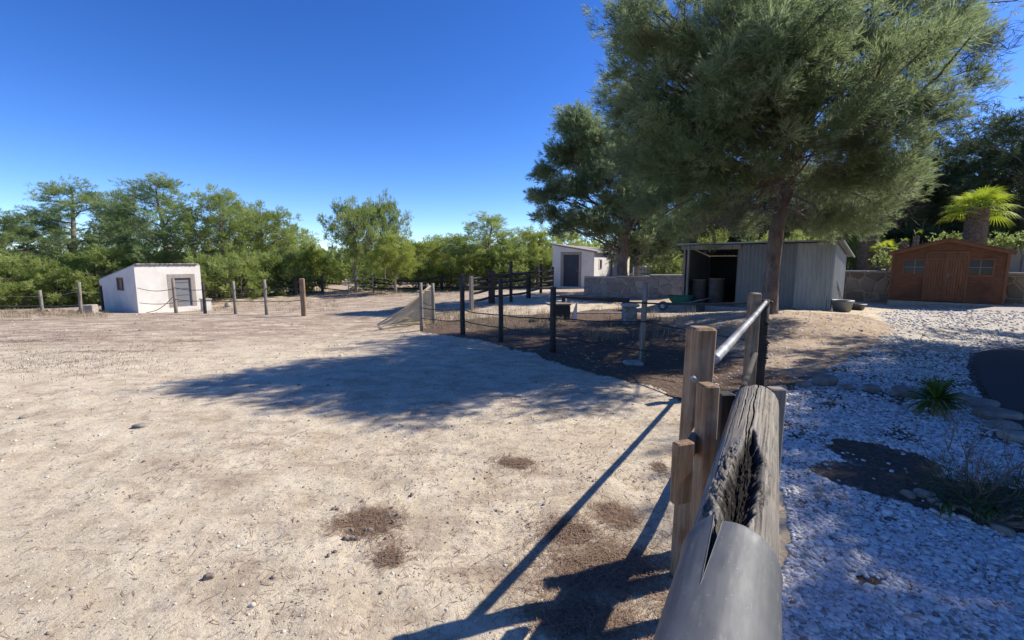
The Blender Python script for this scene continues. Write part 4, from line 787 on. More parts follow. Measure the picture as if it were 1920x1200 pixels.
# --- wooden garden shed
def garden_shed():
    A_ = P(1666, 566, 17.3); B_ = P(1880, 570, 15.26); z0 = .2; a = (A_.x, A_.y); d = (B_.x-A_.x, B_.y-A_.y); W_ = math.hypot(*d); u = (d[0]/W_, d[1]/W_); n = (u[1], -u[0]); s = (-n[0], -n[1]); D_ = 2.2
    t = thing('garden_shed', 'reddish brown wooden garden shed with double door and two windows', 'shed', (a[0], a[1], z0)); off = t.location; rz = math.atan2(u[1], u[0]); U = Vector((u[0], u[1], 0)); Nn = Vector((n[0], n[1], 0)); Z = Vector((0, 0, 1)); O = Vector((a[0], a[1], z0))
    he, hr = 1.78, 2.22
    def ztop(x): return he+(hr-he)*(1-abs(x-W_/2)/(W_/2))
    # front boards (lapped horizontal) left and right of the door; gable above
    mb = MB(off); bh = .115; nb = int(hr/bh)+1; win = [(.34, .94, .98, 1.5), (W_-.94, W_-.34, .98, 1.5)]; door = (.98, W_-.98, .02, 1.72)
    for k in range(nb):
        z_a, z_b = k*bh, (k+1)*bh; zm = (z_a+z_b)/2
        x0, x1 = 0, W_
        if zm > he: e = (zm-he)/(hr-he)*W_/2; x0, x1 = e, W_-e
        segs = [(x0, x1)]
        for h_ in [door]+win:
            if h_[2] < zm < h_[3]:
                ns_ = []
                for s0, s1 in segs:
                    if h_[0] > s0 and h_[0] < s1: ns_.append((s0, h_[0]))
                    if h_[1] < s1 and h_[1] > s0: ns_.append((h_[1], s1))
                    if h_[0] >= s1 or h_[1] <= s0: ns_.append((s0, s1))
                segs = ns_
        for s0, s1 in segs:
            if s1-s0 < .02: continue
            c0, c1 = O+U*s0, O+U*s1; v = [c0+Z*z_a+Nn*.022, c1+Z*z_a+Nn*.022, c1+Z*z_b+Nn*.006, c0+Z*z_b+Nn*.006]; v += [p-Nn*.03 for p in v]
            mb.add(v, [(0, 1, 2, 3), (7, 6, 5, 4), (0, 4, 5, 1), (1, 5, 6, 2), (2, 6, 7, 3), (3, 7, 4, 0)])
    for o_, dd, nn, L in ((O, -Nn, -U, D_), (O+U*W_, -Nn, U, D_), (O-Nn*D_, U, -Nn, W_)):
        for k in range(int(he/bh)):
            c0, c1 = o_+dd*.02, o_+dd*L; z_a, z_b = k*bh, (k+1)*bh; v = [c0+Z*z_a+nn*.018, c1+Z*z_a+nn*.018, c1+Z*z_b+nn*.004, c0+Z*z_b+nn*.004]; v += [p-nn*.03 for p in v]
            mb.add(v, [(0, 1, 2, 3), (7, 6, 5, 4), (0, 4, 5, 1), (1, 5, 6, 2), (2, 6, 7, 3), (3, 7, 4, 0)])
    mb.build('wall', M['shed_wood'], t)
    for x in (.0, W_): mb = MB(off); mb.box(O+U*x+Z*(he/2)+Nn*.012, (.07, .055, he), rz=rz); mb.build('corner_board', M['shed_trim'], t)
    for k, (x0, x1) in enumerate(((door[0], W_/2-.006), (W_/2+.006, door[1]))):
        m = MB(off); nbd = 7; w1 = (x1-x0)/nbd
        for i in range(nbd): m.box(O+U*(x0+w1*(i+.5))+Z*.87+Nn*.016, (w1-.006, .03, 1.7), rz=rz, bev=.004)
        do = m.build('door', M['shed_trim'], t); m = MB(off)
        if k == 1: m.box(O+U*(W_/2+.06)+Z*.95+Nn*.04, (.04, .012, .14), rz=rz); m.box(O+U*(W_/2+.10)+Z*.99+Nn*.05, (.13, .018, .018), rz=rz); m.build('handle', M['galv'], do)
        for z_ in (.18, 1.55): m = MB(off); m.box(O+U*((x0+x1)/2)+Z*z_+Nn*.042, (x1-x0-.04, .02, .08), rz=rz, bev=.003); m.build('brace', M['shed_trim'], do)
    m = MB(off); m.box(O+U*(W_/2)+Z*1.765+Nn*.02, (door[1]-door[0]+.1, .05, .08), rz=rz, bev=.004)
    for x in (door[0]-.035, door[1]+.035): m.box(O+U*x+Z*.86+Nn*.02, (.07, .05, 1.73), rz=rz, bev=.004)
    m.box(O+U*(W_/2)+Z*.87+Nn*.038, (.05, .02, 1.7), rz=rz); m.build('door_frame', M['shed_trim'], t)
    for x0, x1, z_a, z_b in win:
        m = MB(off); frame(m, a, u, n, x0, x1, z0+z_a, z0+z_b, .05, .05, .035); wf = m.build('window', M['shed_trim'], t)
        m = MB(off); m.box(O+U*((x0+x1)/2)+Z*((z_a+z_b)/2)+Nn*.0, (x1-x0, .012, z_b-z_a), rz=rz); m.build('pane', M['glass_dark'], wf)
        m = MB(off); m.box(O+U*((x0+x1)/2)+Z*((z_a+z_b)/2)+Nn*.018, (.022, .018, z_b-z_a), rz=rz); m.box(O+U*((x0+x1)/2)+Z*((z_a+z_b)/2)+Nn*.021, (x1-x0, .018, .022), rz=rz); m.build('glazing_bar', M['galv'], wf)
    ov = .16; mb = MB(off)
    for sg in (-1, 1):
        c = O+U*(W_/2); e0 = c+Z*(hr+.03)+Nn*.22; e1 = c+U*sg*(W_/2+ov)+Z*(he-ov*(hr-he)/(W_/2)+.03)+Nn*.22; v = [e0, e1, e1-Nn*(D_+.4), e0-Nn*(D_+.4)]; v += [p+Z*.03 for p in v]
        f = [(3, 2, 1, 0), (4, 5, 6, 7), (0, 1, 5, 4), (1, 2, 6, 5), (2, 3, 7, 6), (3, 0, 4, 7)]; mb.add(v, f if sg > 0 else [x[::-1] for x in f])
    ro = mb.build('roof', M['shed_trim'], t); mb = MB(off)
    for sg in (-1, 1):
        c = O+U*(W_/2); e0 = c+Z*(hr-.03)+Nn*.2; e1 = c+U*sg*(W_/2+ov-.02)+Z*(he-ov*(hr-he)/(W_/2)-.03)+Nn*.2; dd = (e1-e0); L = dd.length; dd.normalize(); mb.box((e0+e1)/2, (L, .022, .1), ax=(dd, Nn, dd.cross(Nn)))
    mb.build('barge_board', M['shed_trim'], ro)
    m = MB(off); m.box(O+U*(W_/2)-Nn*(D_/2-.08)-Z*.10, (W_+.06, D_+.25, .19), rz=rz, bev=.01); m.box(O+U*(W_/2)+Nn*.3-Z*.13, (.75, .35, .1), rz=rz, bev=.01); m.build('plinth', M['concrete'], t)
garden_shed()
# --- caged water tank behind the stone wall
def tank():
    b = B(1204, 27); z1 = topz(497, 27); t = thing('water_tank', 'white caged plastic water tank behind the stone wall', 'water tank', (b.x, b.y, z1-1.05), .15); mb = MB(); mb.box((0, 0, .55), (.95, .8, .95), bev=.08); mb.build('tank', M['white_plastic'], t)
    mb = MB()
    for i in range(6):
        x = -.49+i*.196; mb.tube([(x, -.43, .05), (x, -.43, 1.05)], .014, 5); mb.tube([(x, .43, .05), (x, .43, 1.05)], .014, 5)
    for k in range(5):
        z = .08+k*.235; mb.tube([(-.5, -.43, z), (.5, -.43, z), (.5, .43, z), (-.5, .43, z), (-.5, -.43, z)], .014, 5)
    mb.build('cage', M['galv'], t); mb = MB(); mb.box((0, 0, -.03), (1.05, .95, .12), bev=.01); mb.box((0, 0, -.35), (.9, .8, .5), bev=.02); mb.build('pallet', M['post_grey'], t)
tank()
# ------------------------------------------------------------------ fences
def post_mesh(mb, p, h, w_, d_=None, round_=False, lean=(0, 0), below=.15, rz=None):
    top = Vector((p[0]+lean[0], p[1]+lean[1], p[2]+h)); bot = Vector((p[0], p[1], p[2]-below)); ax = (top-bot); L = ax.length; ax.normalize()
    if round_: mb.tube([bot, bot.lerp(top, .35)+Vector((random.uniform(-.01, .01), 0, 0)), bot.lerp(top, .7), top], [w_/2*1.08, w_/2, w_/2*.96, w_/2*.9], 10, jit=.07)
    else:
        rz = random.uniform(-.3, .3)+.5 if rz is None else rz; u = Vector((math.cos(rz), math.sin(rz), 0)); u = (u-ax*u.dot(ax)).normalized(); mb.box((top+bot)/2, (w_, d_ or w_, L), ax=(u, ax.cross(u), ax), bev=min(w_, d_ or w_)*.12)
    return top
def sagline(a, b, sag, n=9, wob=.0):
    a, b = Vector(a), Vector(b); return [a.lerp(b, i/(n-1))+Vector((random.uniform(-wob, wob), 0, -sag*math.sin(math.pi*i/(n-1))+random.uniform(-wob, wob))) for i in range(n)]
def fence(name, label, posts, rails, group=None, m_rail='rail_black', cat='fence'):
    """posts: (pos Vector, h, w, mat, round, lean); rails: (list of 3d points, radius[, mat])"""
    t = thing(name, label, cat, posts[0][0], group=group)
    for p, h, w_, m, rd_, ln in posts:
        mb = MB(t.location); post_mesh(mb, p, h, w_, None, rd_, ln); o = mb.build('post', M[m], t, rd_)
    for r in rails:
        mb = MB(t.location); mb.tube(r[0], r[1], 6, jit=.1 if r[1] > .02 else 0); mb.build('rail' if r[1] > .018 else 'rope', M[r[2] if len(r) > 2 else m_rail], t, True)
    return t
def on(px, py, Y, h, w_, m='post_grey', rd_=False, lean=(0, 0)):   # a post whose base is on the ground under that pixel column
    b = B(px, Y); return (b, topz(py, Y)-b.z if py else h, w_, m, rd_, lean)
# left rope fence
lp = [on(330, 522, 19.4, 0, .13, 'post_grey', True), on(385, 528, 18.8, 0, .12, 'post_dark', True), on(442, 527, 18.2, 0, .12, 'post_grey', True), on(500, 524, 17.6, 0, .12, 'post_grey', True), on(570, 522, 17, 0, .17, 'post_brown', False)]
def at(p, f): return p[0]+Vector((p[5][0]*f, p[5][1]*f, p[1]*f))
rl = []
hc = P(258, 540, 21.9); hc2 = P(262, 568, 21.9)
rl += [(sagline(hc, at(lp[0], .70), .12), .014, 'cable'), (sagline(hc2, at(lp[0], .30), .06), .014, 'cable'), (sagline(P(275, 586, 20.6), at(lp[0], .52), .18), .014, 'cable')]
for a_, b_ in zip(lp[:-1], lp[1:]):
    for f in (.74, .40): rl.append((sagline(at(a_, f), at(b_, f+random.uniform(-.03, .03)), random.uniform(.02, .07)), .014, 'cable'))
fence('rope_fence', 'weathered grey posts joined by black ropes right of the white hut', lp, rl)
lp = [on(80, 544, 21, 0, .13, 'post_grey', True), on(152, 529, 20.5, 0, .13, 'post_grey', True, (.09, 0)), on(194, 535, 22.5, 0, .12, 'post_dark', True)]
rl = [(sagline(P(-60, 553, 22), at(lp[0], .72), .03), .008, 'rope_light'), (sagline(P(-60, 572, 22), at(lp[0], .3), .03), .008, 'rope_light')]
for a_, b_ in zip(lp[:-1], lp[1:]):
    for f in (.72, .3): rl.append((sagline(at(a_, f), at(b_, f), .04), .008, 'rope_light'))
fence('wire_fence', 'thin wire fence on grey posts left of the white hut', lp, rl)
# far black rail fence
fp = [on(412, 530, 27.5, 0, .13, 'post_dark'), on(480, 526, 28, 0, .13, 'post_dark'), on(555, 517, 29, 0, .2, 'post_dark'), on(605, 517, 30, 0, .16, 'post_dark')]
rl = []
for a_, b_ in zip(fp[:-1], fp[1:]):
    for f in (.78, .48, .18): rl.append((sagline(at(a_, f+random.uniform(-.04, .04)), at(b_, f+random.uniform(-.04, .04)), .03), .048))
e = P(650, 535, 30.5); rl += [(sagline(at(fp[-1], .68), e, .0), .034), (sagline(at(fp[-1], .35), P(650, 545, 30.5), .0), .034)]
fence('black_rail_fence', 'long low black rail fence with sagging poles in front of the left wood', fp, rl)
gp = [on(654, 519, 30.5, 0, .06, 'galv_light', True), on(700, 512, 30.5, 0, .06, 'galv_light', True)]
gr_ = [(sagline(at(gp[0], f), at(gp[1], f), 0), .025, 'galv_light') for f in (.78, .42)]+[(sagline(P(636, 533, 30), P(658, 535, 30.4), 0), .025, 'galv_light')]
fence('metal_gate', 'pale metal gate with two bars between the black fences', gp, gr_, cat='gate')
fp = [on(700.5, 515, 31.2, 0, .11, 'post_dark'), on(743, 520, 31.3, 0, .07, 'post_grey', True), on(786, 521, 31, 0, .11, 'post_dark'), on(828, 513, 31, 0, .17, 'post_dark'), on(871, 508, 29, 0, .1, 'post_dark'), on(918, 514, 28, 0, .11, 'post_dark'), on(958, 506, 27, 0, .11, 'post_dark'), on(1007, 499, 26.5, 0, .12, 'post_dark'), on(1032, 500, 28, 0, .11, 'post_dark')]
rl = []
for a_, b_ in zip(fp[:-1], fp[1:]):
    for f in (.80, .52, .22): rl.append((sagline(at(a_, f+random.uniform(-.05, .05)), at(b_, f+random.uniform(-.05, .05)), .02), .05))
fence('black_rail_fence', 'black three rail fence running to the white stable in front of the bright bushes', fp, rl)
# inner paddock posts between tarp and stable
ip = [on(884, 518, 16.5, 0, .13, 'post_grey'), on(922, 508, 18, 0, .23, 'post_dark'), on(958, 489, 18.5, 0, .11, 'post_dark'), on(991, 516, 20.5, 0, .17, 'post_dark'), on(1014, 494, 23, 0, .12, 'post_dark'), on(1036, 500, 24, 0, .11, 'post_dark')]
rl = []
for a_, b_ in zip(ip[:-1], ip[1:]):
    for z in (.3, .58, .86, 1.14): rl.append((sagline(a_[0]+Vector((0, 0, z)), b_[0]+Vector((0, 0, z+random.uniform(-.05, .05))), .02), .042))
fence('paddock_fence', 'dark uneven fence of thick posts and poles between the tarp and the white stable', ip, rl)
# near cable fence dividing the litter strip from the arena
npst = [on(791, 530, 12.3, 0, .10, 'post_grey', True), on(868, 514, 11, 0, .12, 'post_dark', True), on(939, 523, 10, 0, .11, 'post_dark', True), on(1036, 538, 8.9, 0, .125, 'post_dark', True), on(1202, 530, 8.2, 0, .105, 'post_grey', True, (.03, 0))]
corner = on(1431, 556, 5.75, 0, .10, 'post_dark', True, (.01, 0)); rl = []
lv = [(.64, .36), (.62, .36), (.60, .33), (.70, .36, 1.13), (.79, .25, 1.15)]
def zz(p, z): return p[0]+Vector((p[5][0], p[5][1], 0))*(z/p[1])+Vector((0, -.05, z))
for i_ in range(4):
    for k in (0, 1): rl.append((sagline(zz(npst[i_], lv[i_][k]), zz(npst[i_+1], lv[i_+1][k]), .025, wob=.008), .0125, 'cable'))
rl.append((sagline(zz(npst[3], 1.13), zz(npst[4], 1.12), .01, wob=.005), .016, 'cable'))
for a_, b_ in ((1.12, 1.14), (.79, .62), (.25, .42)): rl.append((sagline(zz(npst[4], a_), zz(corner, b_), .02, wob=.004), .016 if a_ > 1 else .0125, 'cable'))
fence('cable_fence', 'round posts with black cables along the edge of the arena by the tarp', npst, rl)
mf = thing('foot_block', 'flat pale stone at the foot of the light post of the cable fence', 'stone', B(1187, 8.1)); mb = MB(); mb.box((0, 0, .02), (.34, .28, .09), bev=.03); mb.build('block', M['rock'], mf)
# foreground fence: metal pipe on square posts
def fore_fence():
    x1 = P(1311, 700, 2.2).x; t = thing('pipe_rail_fence', 'square brown posts carrying a grey metal pipe beside the log', 'fence', (x1, 2.2, 0)); off = t.location
    p1 = Vector((x1-.03, 2.2, gz(x1, 2.2))); z1 = P(960, 615, 2.16).z
    mb = MB(off); post_mesh(mb, p1, z1-p1.z, .113, .105, lean=(.03, 0), rz=.15, below=.2); o = mb.build('post', M['post_brown'], t)
    mb = MB(off); q = P(1299, 708, 2.13); mb.tube([q, q+Vector((-.006, -.035, -.004))], .013, 8); mb.build('bolt', M['galv_light'], o)
    b2 = B(1413, 5.75); b2.x = P(1412, 600, 5.6).x; b2.y = 5.6; h2 = P(960, 549, 5.6).z-b2.z
    mb = MB(off); post_mesh(mb, b2, h2, .125, .11, rz=.15); mb.build('post', M['post_brown'], t)
    mb = MB(off); cb = Vector((P(1433, 600, 5.75).x, 5.75, gz(3.15, 5.75))); post_mesh(mb, cb, P(960, 562, 5.75).z-cb.z, .11, round_=True); o = mb.build('post', M['post_dark'], t, True)
    mb = MB(off)
    for k in range(26):
        z = .35+k*.022+random.uniform(-.01, .01); a0_ = random.uniform(0, 6.28); r_ = .062; pts = [cb+Vector((math.cos(a0_+j*.9)*r_, math.sin(a0_+j*.9)*r_, z+j*.004)) for j in range(8)]
        if k % 4 == 0: pts.append(pts[-1]+Vector((random.uniform(.03, .1), random.uniform(-.05, .05), random.uniform(-.06, .03))))
        mb.tube(pts, .0055, 5)
    mb.build('wire', M['cable'], o)
    ra = P(1341, 672, 2.23); rb = P(1437, 565, 5.85); mb = MB(off); d = (rb-ra)/8
    mb.tube([ra-d*.06]+[ra+d*k+Vector((0, 0, -.012*math.sin(math.pi*k/8)+random.uniform(-.003, .003))) for k in range(9)], [.026]*3+[.0262, .0245, .0252, .0245, .025, .025, .0245], 16); mb.build('pipe', M['metal_pipe'], t, True)
    # second, lower pole (its shadow lies on the sand) and the pole running back past the viewer
    l0 = Vector((x1+.07, 2.24, .46)); mb = MB(off); mb.tube([l0, l0+Vector((.32, .5, 0)), Vector((b2.x+.06, b2.y, .50))], .03, 10); mb.build('pipe', M['post_dark'], t, True)
    pb_ = Vector((1.04-.64*2.3, 2.55-2.3*1.0, 0)); 
fore_fence()
# ------------------------------------------------------------------ log rail and its rubber cover
LOGX = Vector((.585, 1, 0)).normalized(); LZ = .865; LR = .110
far_c = Vector((1.352, 2.43, LZ)); LL = 3.0                        # far end of the axis, runs back past the viewer
def log_material():
    m, nt, b = newmat('log_wood'); v = coords(nt, (34, 1.1, 34)); f = noise(nt, v, 1.5, 9, .68, .25); f2 = noise(nt, coords(nt, (90, 3, 90)), 1.4, 5, .6); blot = noise(nt, coords(nt), 6, 5, .65)
    col = ramp(nt, f, [(.26, (.025, .022, .02)), (.38, (.13, .115, .10)), (.55, (.27, .25, .22)), (.75, (.42, .395, .355))])
    col = mix(nt, ramp(nt, f2, [(.36, .75), (.5, 0.0)]), col, (.10, .09, .08)); col = mix(nt, ramp(nt, blot, [(.45, 0.0), (.72, .7)]), col, (.30, .26, .20))
    rot = attr(nt, 'rot'); rf = noise(nt, coords(nt, (60, 25, 60)), 1.5, 6, .7); rc = ramp(nt, rf, [(.42, (.004, .0035, .003)), (.58, (.022, .018, .016)), (.74, (.16, .145, .13))])
    col = mix(nt, rot, col, rc); col = mix(nt, attr(nt, 'crack'), col, (.012, .01, .009)); nt.links.new(col, b.inputs['Base Color']); b.inputs['Roughness'].default_value = .9; b.inputs['Specular IOR Level'].default_value = .2
    bump(nt, b, math_(nt, 'ADD', math_(nt, 'MULTIPLY', f, .8), math_(nt, 'MULTIPLY', rf, math_(nt, 'MULTIPLY', rot, 2.0))), .9, .006); return m
M['log_wood'] = log_material()
def log_rail():
    t = thing('log_rail', 'thick weathered grey log with rotten hollow resting between short posts', 'log', (0, 0, 0)); yaw = math.atan2(-LOGX.x, LOGX.y)
    ns, nt_ = 620, 300; s = np.concatenate([np.linspace(0, 1.55, ns), np.linspace(1.6, LL, 12)]); th = np.linspace(0, 2*np.pi, nt_, endpoint=False); S, TH = np.meshgrid(s, th, indexing='ij')
    # th = 0 is the top, positive towards +x (right)
    U = S*1.0; r = LR*(1+.02*(fbm(TH*1.5, S*2, 31)-.5)*2)+.0025*(fbm(TH*14, S*2.2, 32, 5)-.5)*2
    crack = np.zeros_like(S); rngc = np.random.default_rng(3)
    for tc, s0, s1, wd, dp in [(-.42,  0, 0.80, .028, .035), (.02,  0, 0.99, .034, .045), (-.12,  .18, 1.12, .02, .03), (.36,  .0, 0.72, .02, .02), (.62,  .25, 1.60, .018, .02), (.2,  .05, 0.56, .014, .014), (-.75,  .1, 1.28, .018, .02), (.95, 0, .9, .02, .02), (-.25,  .0, 0.45, .012, .012), (.48,  .5, 1.76, .016, .016), (-1.1, 0, 1.2, .03, .025), (1.3, 0, 1.2, .03, .025)]:
        wob = (fbm(S*5, S*0+tc*9, 40)-.5)*.16+(fbm(S*22, S*0+tc*7, 41)-.5)*.035; d = np.abs(((TH+np.pi) % (2*np.pi)-np.pi)-tc-wob); taper = sstep(s0-.06, s0+.05, S)*(1-sstep(s1-.15, s1, S)) if s0 > 0 else 1-sstep(s1-.2, s1, S)
        S0 = S; k = np.clip(1-d/(wd*(.35+.65*taper)+1e-6), 0, 1)*taper; r = r-dp*k*.8; crack = np.maximum(crack, np.clip(k*1.6, 0, 1)*.9)
    T2 = (TH+np.pi) % (2*np.pi)-np.pi
    # rotten hollow: a ragged trough
    S1 = S; S = S/1.68; n1 = fbm(TH*5+3, S1*9, 51, 5)-.5; n2 = fbm(TH*16, S1*34, 52, 4)-.5
    tc = np.interp(S, [.45, .62, .8, 1.0, 1.3, 1.6], [.12, .14, .02, -.02, .02, .05]); hw = np.interp(S, [.44, .52, .62, .78, .9, 1.1, 1.3, 1.5], [0, .20, .44, .50, .36, .26, .20, .0])
    k = np.clip((hw-np.abs(T2-tc)+n1*.20+n2*.22)/.12, 0, 1)*(hw > 0); depth = .072*np.interp(S, [.45, .6, .8, 1.5], [.3, .8, 1, 1.0]); r = r-k*depth*(.8+.5*n1)
    fr = np.clip((hw*1.7+.05-np.abs(T2-tc+.12)+n1*.5)/.2, 0, 1)*(hw > 0)*np.interp(S, [.5, .6, .85, .95], [0, 1, 1, .2]); r = r+fr*n2*.026; rot = np.clip(k*1.2+fr*(n2 > -.02)*.35+fr*.15, 0, 1)
    # loose curled shard left of the hollow and a broken step near the cover
    k2 = np.clip(1-np.abs(T2+.42+n1*.3)/.3, 0, 1)*np.clip(1-np.abs(S-.83)/.10, 0, 1); r = r+k2*.010+k2*n2*.03
    k3 = np.clip(1-np.abs(T2+.55+n1*.2)/.42, 0, 1)*sstep(.90, .96, S+n1*.05)*(1-sstep(1.3, 1.4, S)); r = r-k3*.030+k3*n2*.022
    S = S1; X = np.sin(TH)*r; Z = np.cos(TH)*r; Y = -S+.012*(fbm(TH*3, TH*0, 60)-.5)*(S < .01)
    V = np.stack([X.ravel(), Y.ravel(), Z.ravel()], 1); i = np.arange(nt_); j = np.arange(len(s)-1)[:, None]; a = j*nt_+i; b2 = j*nt_+(i+1) % nt_
    Q = np.stack([a.ravel(), b2.ravel(), (b2+nt_).ravel(), (a+nt_).ravel()], 1); me = npmesh('log', V, Q, {'rot': rot.ravel(), 'crack': crack.ravel()})
    import bmesh; bm = bmesh.new(); bm.from_mesh(me); bm.verts.ensure_lookup_table()
    for rr in (0, len(s)-1):
        f = bm.faces.new([bm.verts[rr*nt_+k] for k in range(nt_)])
    bmesh.ops.recalc_face_normals(bm, faces=bm.faces[:]); bm.to_mesh(me); bm.free()
    t.location = far_c; t.rotation_euler = (0, 0, yaw); link('log', me, M['log_wood'], t, True)
    inv = Matrix.Rotation(-yaw, 3, 'Z')
    def lp_(v): return inv@(Vector(v)-far_c)
    def stub(name, px, top, Y, w_, d_, m, zb=None, ang_=.2, dx=0):
        x = P(px, 700, Y).x+dx; zt = P(960, top, Y).z; zb = gz(x, Y)-.2 if zb is None else zb; c = lp_((x, Y, (zt+zb)/2)); mb = MB(); mb.box(c, (w_, d_, zt-zb), rz=ang_-yaw, bev=.006); return mb.build(name, M[m], t)
    stub('post', 1329, 720, 1.93, .066, .085, 'post_brown', ang_=.1); stub('post', 1361, 736, 2.45, .085, .08, 'post_dark', ang_=.1); stub('post', 1453, 727, 2.5, .088, .07, 'post_grey', ang_=-.06, dx=.012)
    stub('post', 1288, 828, 1.80, .085, .045, 'post_brown', zb=P(960, 946, 1.78).z, ang_=.35)
    # plank between the block and the post, running beside the log, and the long side board on the right
    a_, b_ = Vector((P(1300, 850, 1.84).x, 1.84, .84)), Vector((.93, 2.10, .84)); mb = MB(); d = (lp_(b_)-lp_(a_)); L = d.length; d.normalize(); mb.box((lp_(a_)+lp_(b_))/2+Vector((-.02, 0, 0)), (L, .03, .09), ax=(d, Vector((0, 0, 1)).cross(d), Vector((0, 0, 1))), bev=.004); mb.build('plank', M['post_brown'], t)
    return t
log_rail()
def cover():
    yaw = math.atan2(-LOGX.x, LOGX.y); t = thing('rubber_cover', 'smooth grey rubber sheet with torn edge wrapped over the near end of the log', 'log cover', far_c, yaw)
    m, nt, b = newmat('rubber'); v = coords(nt); f = noise(nt, v, 5, 5, .6); f2 = noise(nt, coords(nt, (1, .25, 1)), 60, 4, .6); col = ramp(nt, f, [(.3, (.08, .084, .088)), (.7, (.12, .124, .128))])
    col = mix(nt, ramp(nt, f2, [(.60, 0.0), (.72, .35)]), col, (.30, .30, .30)); sp = N(nt, 'ShaderNodeTexVoronoi', Scale=55.0); nt.links.new(v, sp.inputs['Vector']); col = mix(nt, ramp(nt, sp.outputs['Distance'], [(.05, .8), (.09, 0.0)]), col, (.34, .33, .31))
    nt.links.new(col, b.inputs['Base Color']); rr = ramp(nt, f2, [(.3, .52), (.7, .66)]); nt.links.new(rr, b.inputs['Roughness']); bump(nt, b, math_(nt, 'ADD', f2, math_(nt, 'MULTIPLY', f, 2.0)), .12, .004); M['rubber'] = m
    s_front = 1.55; th_slit = -.36; slit_len = .27; rc = LR+.005; thick = .0035
    tL = np.linspace(-2.1, th_slit, 60); tR = np.linspace(th_slit, 2.1, 110)
    def patch(ths, left):
        ss = np.concatenate([np.linspace(0, .4, 121), np.linspace(.42, 2.1, 30)]); S, TH = np.meshgrid(ss, ths, indexing='ij')
        fe = (-.020 if left else 0)+.03*np.abs(TH-(th_slit if left else .35))**1.5*(.35 if left else .25)+(fbm(TH*6, TH*0+1, 70)-.5)*.006   # front edge offset
        if left: fe = -.02+.10*(th_slit-TH)*.30+(fbm(TH*6, TH*0+1, 70)-.5)*.006
        y = -(s_front+S+fe*(1-sstep(0, .3, S))); gap = .18*np.clip(1-S/slit_len, 0, 1)**1.0
        T_ = TH+( -gap*.15*np.clip(1-(th_slit-TH)/.8, 0, 1) if left else gap*.85*np.clip(1-(TH-th_slit)/1.4, 0, 1))
        r = rc+.0025*(fbm(TH*2.2, S*4, 71)-.5)*2+(.008*np.clip(1-S/slit_len, 0, 1)*np.clip(1-(th_slit-TH)/.35, 0, 1) if left else -.0*S)
        r = r+.004*(1-sstep(0, .05, S))
        V0 = np.stack([np.sin(T_)*r, y, np.cos(T_)*r], 2); r2 = r-thick; V1 = np.stack([np.sin(T_)*r2, y, np.cos(T_)*r2], 2); return V0, V1
    def grid_faces(n, k, o, flip):
        i = np.arange(n-1)[:, None]; j = np.arange(k-1)[None]; a = (i*k+j).ravel()+o; q = np.stack([a, a+1, a+k+1, a+k], 1); return q[:, ::-1] if flip else q
    Vs, Fs, o = [], [], 0
    for ths, left in ((tL, True), (tR, False)):
        V0, V1 = patch(ths, left); n, k = V0.shape[:2]; Vs += [V0.reshape(-1, 3), V1.reshape(-1, 3)]; o1 = o+n*k; Fs += [grid_faces(n, k, o, False), grid_faces(n, k, o1, True)]
        j = np.arange(k-1); Fs.append(np.stack([o+j, o1+j, o1+j+1, o+j+1], 1)); i = np.arange(n-1)*k
        for c_, fl in ((0, True), (k-1, False)):
            if (left and c_) or (not left and not c_): i = i[:int(120*slit_len/.4)]
            q = np.stack([o+i+c_, o+i+k+c_, o1+i+k+c_, o1+i+c_], 1); Fs.append(q[:, ::-1] if fl else q)
        o += 2*n*k
    me = npmesh('cover', np.concatenate(Vs), np.concatenate(Fs))
    import bmesh; bm = bmesh.new(); bm.from_mesh(me); bmesh.ops.remove_doubles(bm, verts=bm.verts[:], dist=.0006); bm.to_mesh(me); bm.free(); o = link('sheet', me, m, t, True)
cover()
